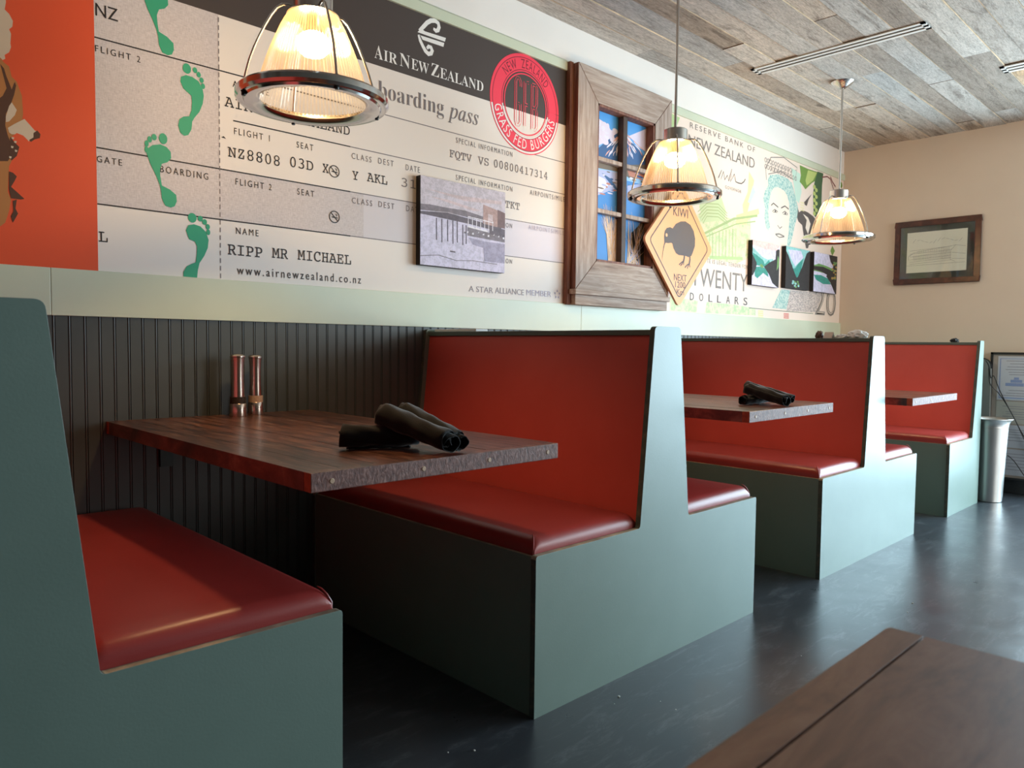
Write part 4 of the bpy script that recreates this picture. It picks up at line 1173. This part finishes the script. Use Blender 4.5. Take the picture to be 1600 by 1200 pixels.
# ------------------------------------------------------------------ booth benches
BXC, PITCH_B = 2.0372, 1.8011
YA = -1.182
PT = 0.019
def cushion(side, full_x0, full_x1, name='seat_cushion', root=None):
    """padded seat, x from back to front, rounded over front and ends"""
    x0, x1 = full_x0, full_x1      # x0 at back, x1 at front edge
    y0, y1 = YA + PT + 0.001, -0.022
    zb, h = 0.4425, 0.046
    def steps(a, b, r0, r1, n):
        e = [0, 0.04, 0.12, 0.25, 0.45, 0.7, 1.0]
        L = b - a; sg = 1 if L > 0 else -1; L = abs(L)
        A = [a + sg * r0 * t for t in e] + [a + sg * (r0 + (L - r0 - r1) * k / n) for k in range(1, n)] + [b - sg * r1 * t for t in reversed(e)]
        return A
    rx0, rx1, ry = 0.028, 0.030, 0.034
    X = steps(x0, x1, rx0, rx1, 8); Y = steps(y0, y1, ry, ry, 18)
    def pr(d, r):
        if d >= r: return 1.0
        return math.sqrt(max(0.0, 1 - (1 - d / r) ** 2))
    vs = []; nx, ny = len(X), len(Y)
    L = abs(x1 - x0)
    for x in X:
        for y in Y:
            dx0, dx1 = abs(x - x0), abs(x - x1); dy0, dy1 = abs(y - y0), abs(y - y1)
            k = pr(dx0, rx0) * pr(dx1, rx1) * pr(dy0, ry) * pr(dy1, ry)
            crown = 0.009 * math.sin(PI * min(1, dx0 / L)) * math.sin(PI * min(1, dy0 / (y1 - y0))) ** 0.6
            vs.append((x, y, zb + 0.014 + (h - 0.014) * k + crown * k))
    fs = [(i * ny + j, i * ny + j + 1, (i + 1) * ny + j + 1, (i + 1) * ny + j) for i in range(nx - 1) for j in range(ny - 1)]
    # skirt down to the seat board
    loop = [i * ny for i in range(nx)] + [(nx - 1) * ny + j for j in range(1, ny)] + [i * ny + ny - 1 for i in range(nx - 2, -1, -1)] + [j for j in range(ny - 2, 0, -1)]
    b = len(vs)
    vs += [(vs[i][0], vs[i][1], zb) for i in loop]; m = len(loop)
    fs += [(loop[i], loop[(i + 1) % m], b + (i + 1) % m, b + i) for i in range(m)]
    fs.append(tuple(range(b, b + m)))
    mb = MB(); mb.add(vs, fs)
    c = mb.build(name, M['vinyl'], root, smooth=True, angle=60)
    # sewn corner fold at the aisle end of the front edge
    sg = 1 if x1 > x0 else -1
    pts = [(x1 + sg * 0.001, y0 + 0.004, zb + 0.002), (x1 + sg * 0.001, y0 + 0.004, zb + 0.018), (x1 - sg * 0.006, y0 + 0.010, zb + 0.034), (x1 - sg * 0.014, y0 + 0.018, zb + 0.046), (x1 - sg * 0.020, y0 + 0.026, zb + 0.051)]
    mb = MB(); mb.tube(pts, [0.0028, 0.0028, 0.0026, 0.0022, 0.001], 8)
    s_ = mb.build('corner_seam', M['vinyl'], c, smooth=True)
    return c

def panel(name, poly, y0, y1, root):
    mb = MB(); mb.prism(poly, y0, y1, 0, edge=1)
    for i, f in enumerate(mb.f):      # upper seat edges are rubbed down to bare plywood
        if len(f) == 4 and all(0.43 < mb.v[q][2] < 0.4475 for q in f) and mb.m[i] == 1: mb.m[i] = 2
    return mb.build(name, [M['paint'], M['paint_edge'], M['bare_edge']], root, bevel=0.0015)

def back_board(sx, root):
    # slanted red back, bottom (0.120, .43) to top (.056, 1.050)
    xb, xt, z0, z1, t = 0.122, 0.058, 0.43, 1.052, 0.014
    mb = MB()
    poly = [(sx * xb, z0), (sx * xt, z1), (sx * (xt - t), z1), (sx * (xb - t), z0)]
    mb.prism(poly, YA + PT, -0.021)
    return mb.build('back_board', M['red'], root)

def make_double(label):
    root = thing('booth_bench', label, 'bench', (BXC, 0, 0), 'booth benches along the mural wall')
    poly = [(-0.604, 0), (0.604, 0), (0.604, 0.4465), (0.136, 0.4465), (0.0652, 1.0763), (-0.0776, 1.0763), (-0.137, 0.4465), (-0.604, 0.4465)]
    rad = [0, 0, 0.010, 0.012, 0.018, 0.018, 0.012, 0.010]
    P = fillet(poly, rad, 5)
    panel('end_panel', P, YA, YA + PT, root)
    panel('wall_panel', P, -0.021, -0.0025, root)
    for sx in (-1, 1):
        mb = MB(); mb.box((sx * 0.600, YA + PT, 0.0), (sx * 0.582, -0.021, 0.442)); mb.m[1] = 1; mb.build('seat_front', [M['paint'], M['bare_edge']], root)
        mb = MB(); mb.box((sx * 0.5815, YA + PT, 0.422), (sx * 0.12, -0.021, 0.442)); mb.build('seat_board', M['paint'], root)
        back_board(sx, root)
        cushion(sx, sx * 0.128, sx * 0.590, root=root)
    mb = MB(); mb.box((-0.066, YA + PT, 1.048), (0.056, -0.021, 1.066)); mb.build('top_rail', M['rail'], root, bevel=0.002)
    return root
b1 = make_double('double booth bench beside the table with pepper mills, red inside and green grey outside')
for k, lab in ((-1, 'nearest booth bench at the left edge, dim green end panel and red seat'), (1, 'double booth bench behind the second table, bright glare on its end panel')):
    c_ = copy_tree(b1); c_.location.x = BXC + k * PITCH_B; c_['label'] = lab
# single bench at the far end
root = thing('booth_bench', 'single booth bench at the far end, next to the steel bin', 'bench', (BXC + 2 * PITCH_B, 0, 0), 'booth benches along the mural wall')
poly = [(-0.604, 0), (0.043, 0), (0.043, 1.0763), (-0.040, 1.0763), (-0.137, 0.4465), (-0.604, 0.4465)]
P = fillet(poly, [0, 0, 0.010, 0.012, 0.012, 0.010], 5)
panel('end_panel', P, YA, YA + PT, root); panel('wall_panel', P, -0.021, -0.0025, root)
mb = MB(); mb.box((-0.600, YA + PT, 0), (-0.582, -0.021, 0.442)); mb.m[1] = 1; mb.build('seat_front', [M['paint'], M['bare_edge']], root)
mb = MB(); mb.box((-0.5815, YA + PT, 0.422), (-0.12, -0.021, 0.442)); mb.build('seat_board', M['paint'], root)
mb = MB(); mb.prism([(-0.122, 0.43), (-0.028, 1.052), (-0.012, 1.052), (-0.106, 0.43)], YA + PT, -0.021); mb.build('back_board', M['red'], root)
mb = MB(); mb.box((0.022, YA + PT, 0.0), (0.040, -0.021, 1.048)); mb.build('rear_board', M['paint'], root)
mb = MB(); mb.box((-0.034, YA + PT, 1.048), (0.041, -0.021, 1.066)); mb.build('top_rail', M['rail'], root, bevel=0.002)
cushion(-1, -0.128, -0.590, root=root)

# ------------------------------------------------------------------ booth tables
def make_table(x0, x1, yend, zt, label, chip=False):
    th = 0.0388
    root = thing('booth_table', label, 'table', ((x0 + x1) / 2, 0, zt - th), 'wall-hung booth tables')
    RO = root.location
    mb = MB(); x = x0
    e = 0.028
    n = 7; ws = [random.uniform(0.7, 1.3) for _ in range(n)]; tot = sum(ws)
    for w_ in ws:
        w = w_ / tot * (x1 - x0)
        mb.box((x + (0.0006 if x > x0 else 0), yend + e, zt - th), (min(x + w, x1) - 0.0006 * (x + w < x1 - 1e-5), -0.002 - e, zt - random.choice([0, 0, 0.0004])), 0, random.uniform(0.1, 0.9))
        x += w
    mb.build('plank_top', M['table'], root, origin=RO)
    for ya, yb_ in ((yend, yend + e), (-0.002 - e, -0.002)):
        mb = MB(); mb.box((x0, ya, zt - th), (x1, yb_, zt), 0, 0.5)
        # end grain on the short ends, stained top
        for i, f in enumerate(mb.f):
            c_ = [mb.v[q] for q in f]
            if all(abs(q[0] - x0) < 1e-6 for q in c_) or all(abs(q[0] - x1) < 1e-6 for q in c_): mb.m[i] = 1
            elif all(abs(q[2] - zt) < 1e-6 for q in c_): mb.m[i] = 2
        t_ = mb.build('edge_board', [M['table_edge'], M['table_end'], M['table']], root, origin=RO, bevel=0.0015)
        if ya == yend:
            for fx in (0.065, 0.385, 0.66, 0.945):
                mb = MB(); mb.lathe([(0, 0.0012), (0.0045, 0.0012), (0.0058, 0.0), (0.0058, -0.004)], 14)
                mb.v = [(x0 + fx * (x1 - x0) + q[0], yend - q[2], zt - 0.020 + q[1]) for q in mb.v]
                mb.build('wood_plug', M['plug'], t_, origin=RO)
    for sx in (0.25, 0.75):
        xx = x0 + sx * (x1 - x0)
        mb = MB()
        mb.box((xx - 0.02, -0.90, zt - th - 0.010), (xx + 0.02, -0.0075, zt - th)); mb.box((xx - 0.02, -0.0175, zt - th - 0.12), (xx + 0.02, -0.0075, zt - th - 0.010))
        mb.build('wall_bracket', M['steel_dark'], root, origin=RO)
    return root
make_table(0.7206, 1.4241, -1.264, 0.762, 'reddish plank booth table holding the pepper mills, nearest of the wall tables')
make_table(2.3739, 3.0631, -1.2875, 0.7934, 'plank booth table with pale edge and napkins, between the two middle benches')
make_table(4.0578, 4.796, -1.2723, 0.7685, 'bare plank booth table in front of the single end bench')

# ------------------------------------------------------------------ near dining table
tx0, tx1, ty0, ty1, tz = -0.50, 0.7395, -3.05, -2.304, 0.75
root = thing('dining_table', 'brown wooden table in the near corner with a plain border board', 'table', ((tx0 + tx1) / 2, (ty0 + ty1) / 2, 0))
RO = root.location
bw = 0.030
mb = MB()
ys = [ty0 + 0.002, ty0 + 0.16, ty0 + 0.33, ty0 + 0.52, ty1 - bw - 0.0012]
for a, b in zip(ys, ys[1:]):
    mb.box((tx0, a, tz - 0.032), (tx1, b - 0.0010, tz - 0.0004), 0, random.uniform(0.3, 0.7))
mb.build('plank_top', M['table_near'], root, origin=RO)
mb = MB(); mb.prism(fillet([(tx0, ty1 - bw), (tx1, ty1 - bw), (tx1, ty1), (tx0, ty1)], [0, 0, 0.006, 0.002], 5), tz - 0.034, tz, axis=2, tone=0.6)
mb.build('border_board', M['table_near'], root, origin=RO, bevel=0.002)
mb = MB(); mb.lathe([(0, 0.0), (0.24, 0.0), (0.24, 0.012), (0.05, 0.03), (0.038, 0.05), (0.038, tz - 0.05), (0.09, tz - 0.045), (0.14, tz - 0.034), (0, tz - 0.034)], 32, cx=RO.x, cy=RO.y)
mb.build('pedestal', M['steel_dark'], root, origin=RO, smooth=True)

# ------------------------------------------------------------------ mills
def mill(x, y_, z, label, h, r, fill):
    root = thing('pepper_mill', label, 'mill', (x, y_, z), 'steel mills on the booth table')
    mb = MB(); mb.lathe([(0, 0.0), (r, 0.0), (r * 1.02, 0.003), (r * 1.0, 0.042), (r * 0.96, 0.0435), (0, 0.0435)], 32); mb.build('base', M['copper'], root, smooth=True)
    mb = MB(); mb.lathe([(r * 0.955, 0.0436), (r * 0.955, 0.066), (0, 0.066), (0, 0.0436)], 32); mb.build('filled_window', fill, root, smooth=True)
    mb = MB()
    mb.lathe([(0, 0.0662), (r * 0.80, 0.0662), (r * 0.80, 0.075), (r * 0.76, 0.10), (r * 0.735, 0.125), (r * 0.75, h - 0.045), (r * 0.80, h - 0.022), (r * 0.86, h - 0.010), (0, h - 0.010)], 32)
    mb.build('body', M['copper'], root, smooth=True)
    mb = MB(); mb.lathe([(0, h - 0.0098), (r * 0.84, h - 0.0098), (r * 0.92, h - 0.008), (r * 0.92, h - 0.004), (r * 0.75, h + 0.001), (r * 0.3, h + 0.003), (0, h + 0.003)], 32); mb.build('cap', M['copper'], root, smooth=True)
M['copper'] = metal('warm_brushed_steel', (0.58, 0.48, 0.42), 0.27)
pep = mk_speckle('peppercorns', (0.012, 0.008, 0.006), (0.06, 0.04, 0.03), 700)
salt = mk_speckle('pink_salt', (0.50, 0.30, 0.20), (0.62, 0.42, 0.30), 700)
mill(1.104, -0.093, 0.7622, 'left steel mill with dark peppercorns in its window', 0.208, 0.0268, pep)
mill(1.178, -0.068, 0.7622, 'right steel mill with pale salt in its window', 0.205, 0.0255, salt)

# ------------------------------------------------------------------ napkin rolls
def napkin(a, b, r0, r1, label, group, seed, flat_k=0.86):
    """rolled cloth: a spiral sheet wound round the axis a-b, loose at its ends"""
    rnd = random.Random(seed)
    a, b = Vector(a), Vector(b)
    d = (b - a); L = d.length; d.normalize()
    side = d.cross(Vector((0, 0, 1))).normalized(); upd = side.cross(d)
    nl, turns, per = 26, 2.6, 26
    ns = int(turns * per)
    vs = []
    ph = rnd.uniform(0, 6.28)
    for i in range(nl + 1):
        s = i / nl
        R = r0 + (r1 - r0) * s
        R *= 1 + 0.045 * math.sin(9 * s + ph) + 0.03 * math.sin(23 * s + ph * 2)
        for j in range(ns + 1):
            t = j / ns
            th = ph + 2 * PI * turns * t
            rr = R * (0.30 + 0.70 * t) + 0.0012 * math.sin(5 * th + 11 * s)
            off = (0.012 * math.sin(3.2 * PI * t + seed)) * (1 if i == nl else -1 if i == 0 else 0)
            p = a + d * (L * s + off) + side * rr * math.cos(th) + upd * rr * math.sin(th) * flat_k
            vs.append(p)
    m = ns + 1
    fs = [(i * m + j, i * m + j + 1, (i + 1) * m + j + 1, (i + 1) * m + j) for i in range(nl) for j in range(ns)]
    ctr = (a + b) / 2
    mb = MB(); mb.add(vs, fs)
    mb.recalc = False
    zmin = min(v[2] for v in mb.v)
    o = mb.build('napkin_roll', M['blackcloth'], None, smooth=True, origin=(ctr.x, ctr.y, zmin), angle=180)
    md = o.modifiers.new('cloth', 'SOLIDIFY'); md.thickness = 0.0018; md.offset = -1
    tag(o, label, 'napkin', group)
    return o
G1, G2 = 'black napkin rolls on the first table', 'black napkin rolls on the second table'
z = 0.7625
napkin((0.945, -1.017, z + 0.0300), (1.088, -1.098, z + 0.0285), 0.0300, 0.0285, 'black napkin roll lying flat under the two others on the mills table', G1, 1, 0.98)
napkin((1.036, -1.040, z + 0.079), (1.079, -1.248, z + 0.0275), 0.0325, 0.0265, 'front black napkin roll leaning on the flat one, mills table', G1, 2, 0.95)
napkin((1.112, -1.020, z + 0.082), (1.122, -1.232, z + 0.0255), 0.0300, 0.0245, 'rear black napkin roll leaning beside the red bench back, mills table', G1, 3, 0.95)
z = 0.7939
napkin((2.635, -1.120, z + 0.0205), (2.800, -1.125, z + 0.0200), 0.0205, 0.0200, 'black napkin roll lying flat at the bottom of the trio on the second table', G2, 11, 0.98)
napkin((2.712, -1.100, z + 0.061), (2.690, -1.262, z + 0.0240), 0.0260, 0.0235, 'front leaning black napkin roll of the trio on the second table', G2, 12, 0.95)
napkin((2.790, -1.060, z + 0.060), (2.768, -1.245, z + 0.0230), 0.0260, 0.0225, 'rear leaning black napkin roll of the trio on the second table', G2, 13, 0.95)

# ------------------------------------------------------------------ ceiling vents
def vent(x0, x1, y0, y1, label):
    root = thing('air_vent', label, 'vent', ((x0 + x1) / 2, (y0 + y1) / 2, ZC), 'linear ceiling vents')
    RO = root.location
    zb = ZC - 0.006
    mb = MB(); w = x1 - x0
    for f0, f1 in ((0, .20), (.40, .60), (.80, 1.0)):
        mb.box((x0 + w * f0, y0, zb), (x0 + w * f1, y1, ZC - 0.0008))
    mb.box((x0, y0, zb), (x1, y0 + 0.022, ZC - 0.0008)); mb.box((x0, y1 - 0.022, zb), (x1, y1, ZC - 0.0008))
    mb.build('frame', M['vent'], root, origin=RO)
    mb = MB(); mb.box((x0 + 0.004, y0 + 0.004, ZC - 0.0022), (x1 - 0.004, y1 - 0.004, ZC - 0.0009)); mb.build('slot', M['black'], root, origin=RO)
vent(4.036, 4.140, -1.268, -0.350, 'long white slot vent in the plank ceiling, left of the far pendant canopy')
vent(4.972, 5.092, -2.290, -1.370, 'white slot vent in the plank ceiling cut off by the right edge of the view')

# ------------------------------------------------------------------ steel bin
root = thing('waste_bin', 'tall flared stainless steel bin beside the end bench', 'bin', (5.822, -1.207, 0))
mb = MB(); mb.lathe([(0, 0.002), (0.078, 0.0), (0.083, 0.004), (0.086, 0.05), (0.094, 0.30), (0.100, 0.44), (0.1025, 0.497)], 48); mb.build('body', M['steel'], root, smooth=True)
mb = MB(); mb.lathe([(0.1025, 0.498), (0.1035, 0.500), (0.1035, 0.502), (0.103, 0.504), (0.107, 0.525), (0.117, 0.545), (0.130, 0.557), (0.130, 0.560), (0.112, 0.552), (0.100, 0.53), (0.097, 0.46), (0.090, 0.20), (0.0, 0.18)], 48); mb.build('flared_rim', M['steel'], root, smooth=True)

# ------------------------------------------------------------------ certificate board leaning at the end wall
y1, y0, z0, z1 = -1.105, -1.50, 0.105, 1.002
root = thing('certificate_board', 'black framed board of certificates leaning against the end wall', 'notice board', (XB - 0.03, (y0 + y1) / 2, z0))
RO = root.location
xf = XB - 0.045
mb = MB(); mb.box((xf, y0, z0), (XB - 0.014, y1, z1)); mb.build('backing', flat('board_backing', (0.42, 0.36, 0.31), 0.7), root, origin=RO)
mb = MB(); w = 0.014
for a, b in (((y0, z0), (y1, z0 + w)), ((y0, z1 - w), (y1, z1)), ((y0, z0), (y0 + w, z1)), ((y1 - w, z0), (y1, z1))):
    mb.box((xf - 0.012, a[0], a[1]), (XB - 0.0135, b[0], b[1]))
mb.build('frame', M['black'], root, origin=RO)
docs = [(-1.15, -1.42, .665, .975, (0.60, 0.62, 0.68)), (-1.15, -1.42, .50, .655, (0.50, 0.49, 0.44)), (-1.15, -1.42, .33, .49, (0.58, 0.60, 0.66)), (-1.15, -1.42, .135, .32, (0.56, 0.58, 0.64))]
for i, (ya, yb_, za_, zb_, c_) in enumerate(docs):
    mb = MB(); mb.box((xf - 0.002, yb_, za_), (xf - 0.0003, ya, zb_), 0)
    x_ = xf - 0.0024
    def lnq(y_a, y_b, z, h, mi):
        mb.add([(x_, y_a, z), (x_, y_b, z), (x_, y_b, z + h), (x_, y_a, z + h)], [(0, 1, 2, 3)], mi)
    if i == 0:      # blue border and blue seal
        for q in ((ya - .012, ya - .018, za_ + .015, zb_ - za_ - .03), (yb_ + .018, yb_ + .012, za_ + .015, zb_ - za_ - .03)): lnq(q[0], q[1], q[2], q[3], 2)
        lnq(ya - .012, yb_ + .012, za_ + .012, .007, 2); lnq(ya - .012, yb_ + .012, zb_ - .02, .004, 2)
        lnq(ya - .05, ya - .16, za_ + .10, .022, 2); lnq(ya - .08, ya - .15, za_ + .125, .02, 2); lnq(ya - .1, ya - .13, za_ + .146, .016, 2)
    z = zb_ - 0.035
    while z > za_ + 0.03:
        if not (i == 0 and za_ + 0.09 < z < za_ + 0.17):
            l = random.uniform(0.05, 0.11)
            lnq((ya + yb_) / 2 + l, (ya + yb_) / 2 - l, z, 0.0035, 1)
        z -= random.uniform(0.014, 0.024)
    mb.recalc = False
    mb.build('certificate', [flat('certificate_paper', c_, 0.5), flat('certificate_ink', (0.25, 0.25, 0.30), 0.6), flat('certificate_blue', (0.28, 0.36, 0.60), 0.6)], root, origin=RO)
# feet of the board
for yy in (y1 - 0.05, y0 + 0.05):
    mb = MB(); mb.box((XB - 0.045, yy - 0.02, 0.0), (XB - 0.014, yy + 0.02, z0)); mb.build('foot', M['black'], root, origin=RO)

# grey rounded panel behind the end bench, and the cables over the board
root = thing('grey_partition', 'grey panel with rounded black-trimmed top between the end bench and the certificates', 'panel', (6.16, -1.02, 0))
RO = root.location
P = fillet([(-0.70, 0.0), (-1.128, 0.0), (-1.118, 0.955), (-0.70, 0.955)], [0, 0, 0.07, 0.02], 8)
mb = MB(); mb.prism(P, 6.140, 6.175, 0, axis=0); mb.build('body', flat('mid_grey_panel', (0.20, 0.21, 0.20), 0.5), root, origin=RO)
mb = MB(); mb.tube([(6.150, a, b) for a, b in P[2:]] , 0.008, 8); mb.build('edge_trim', M['black'], root, origin=RO, smooth=True)
def cable(pts, r, label):
    P = [unproject(u, v, 0, x) for u, v, x in pts]
    out = []
    for i in range(len(P) - 1):
        p0 = P[max(i - 1, 0)]; p1_ = P[i]; p2 = P[i + 1]; p3 = P[min(i + 2, len(P) - 1)]
        for k in range(6):
            t = k / 6
            out.append(0.5 * ((2 * p1_) + (p2 - p0) * t + (2 * p0 - 5 * p1_ + 4 * p2 - p3) * t * t + (3 * p1_ - p0 - 3 * p2 + p3) * t ** 3))
    out.append(P[-1])
    mb = MB(); mb.tube(out, r, 6)
    o = mb.build('power_cable', M['black'], None, smooth=True, origin=tuple(P[0]))
    tag(o, label, 'cable', 'black cables by the certificates')
xq = XB - 0.066
cable([(1540, 563, 6.12), (1545, 572, 6.115), (1548, 590, 6.115), (1553, 588, 6.16), (1562, 610, xq), (1574, 634, xq), (1586, 656, xq), (1600, 682, xq), (1622, 712, xq), (1644, 742, xq), (1662, 772, xq)], 0.0032, 'thin black cable drooping over the certificates, upper of the two')
cable([(1545, 575, 6.118), (1546, 596, 6.116), (1550, 604, 6.15), (1560, 614, xq), (1575, 636, xq), (1590, 664, xq), (1602, 690, xq), (1620, 720, xq - 0.008), (1638, 746, xq - 0.008), (1654, 772, xq - 0.008)], 0.0032, 'thin black cable drooping over the certificates, lower of the two')
cable([(1574, 711, xq), (1583, 719, xq), (1590, 728, xq), (1598, 740, xq), (1608, 754, xq), (1616, 770, xq)], 0.003, 'short black cable across the bottom of the certificate board')

# ------------------------------------------------------------------ small things on the bench tops
zr = 1.0662
def blob(bm_pts, name, m, label, cat, origin):
    pass
# crumpled white paper and a folded card on the bench behind the second table
def crumple(center, sx, sy, sz, seed, m, name, label, cat):
    rnd = random.Random(seed)
    bm = bmesh.new(); bmesh.ops.create_icosphere(bm, subdivisions=3, radius=1.0)
    for v in bm.verts:
        k = 1 + rnd.uniform(-0.18, 0.14)
        v.co = Vector((v.co.x * sx * k, v.co.y * sy * k, max(-0.62, v.co.z * k) * sz))
    zmin = min(v.co.z for v in bm.verts)
    for v in bm.verts: v.co.z -= zmin
    me = bpy.data.meshes.new(name); bm.to_mesh(me); bm.free(); me.materials.append(m)
    o = bpy.data.objects.new(name, me); COL.objects.link(o); o.location = center
    tag(o, label, cat); return o
bx = BXC + PITCH_B
crumple((bx + 0.005, -1.075, zr), 0.036, 0.048, 0.026, 3, M['white'], 'crumpled_paper', 'crumpled white paper on the second bench top by its end panel', 'paper')
crumple((bx, -0.885, zr), 0.016, 0.020, 0.024, 5, flat('brown_ceramic', (0.11, 0.05, 0.035), 0.5, var=0.5, vs=60), 'crumpled_wrapper', 'small dark brown crumpled wrapper on the second bench top', 'wrapper')
root = thing('folded_card', 'small pink folded card on the second bench top beside the brown wrapper', 'card', (bx, -0.935, zr))
mb = MB()
mb.add([(-0.02, 0.022, 0), (-0.02, -0.022, 0), (0.0, -0.022, 0.032), (0.0, 0.022, 0.032), (0.02, 0.022, 0), (0.02, -0.022, 0)], [(0, 1, 2, 3), (3, 2, 5, 4)])
mb.recalc = False
mb.build('card_sheet', flat('pink_card', (0.66, 0.55, 0.48), 0.7), root)
crumple((bx, -1.0, zr), 0.022, 0.034, 0.013, 8, M['white'], 'folded_tissue', 'low white folded tissue on the second bench top', 'tissue')
crumple((BXC + 2 * PITCH_B, -1.02, zr), 0.022, 0.026, 0.017, 9, M['black'], 'dark_lump', 'small black object on the top of the end bench', 'object')
mb = MB(); mb.box((BXC - 0.045, -0.30, zr), (BXC + 0.02, -0.035, zr + 0.0105))
tag(mb.build('paper_menu', M['white'], None, origin=(BXC, -0.16, zr), bevel=0.002), 'thin stack of white paper lying on the first bench top by the wall', 'menu')

# crumbs on the floor
mb = MB()
for u, v, r in ((967, 1089, .0042), (741, 1173, .003), (1056, 1109, .002), (1032, 1096, .0016), (960, 1100, .0016), (1426, 943, .004), (1418, 957, .003), (700, 1176, .002), (1252, 1025, .002)):
    p = unproject(u, v, 2, 0.0)
    mb.lathe([(0, 0.0), (r, 0.0002), (r * 0.9, r * 0.7), (0, r)], 8, cx=p.x, cy=p.y)
o = mb.build('floor_crumbs', M['crumb'], smooth=True)
tag(o, 'tiny white crumbs scattered over the dark floor', 'crumbs', None, 'stuff')
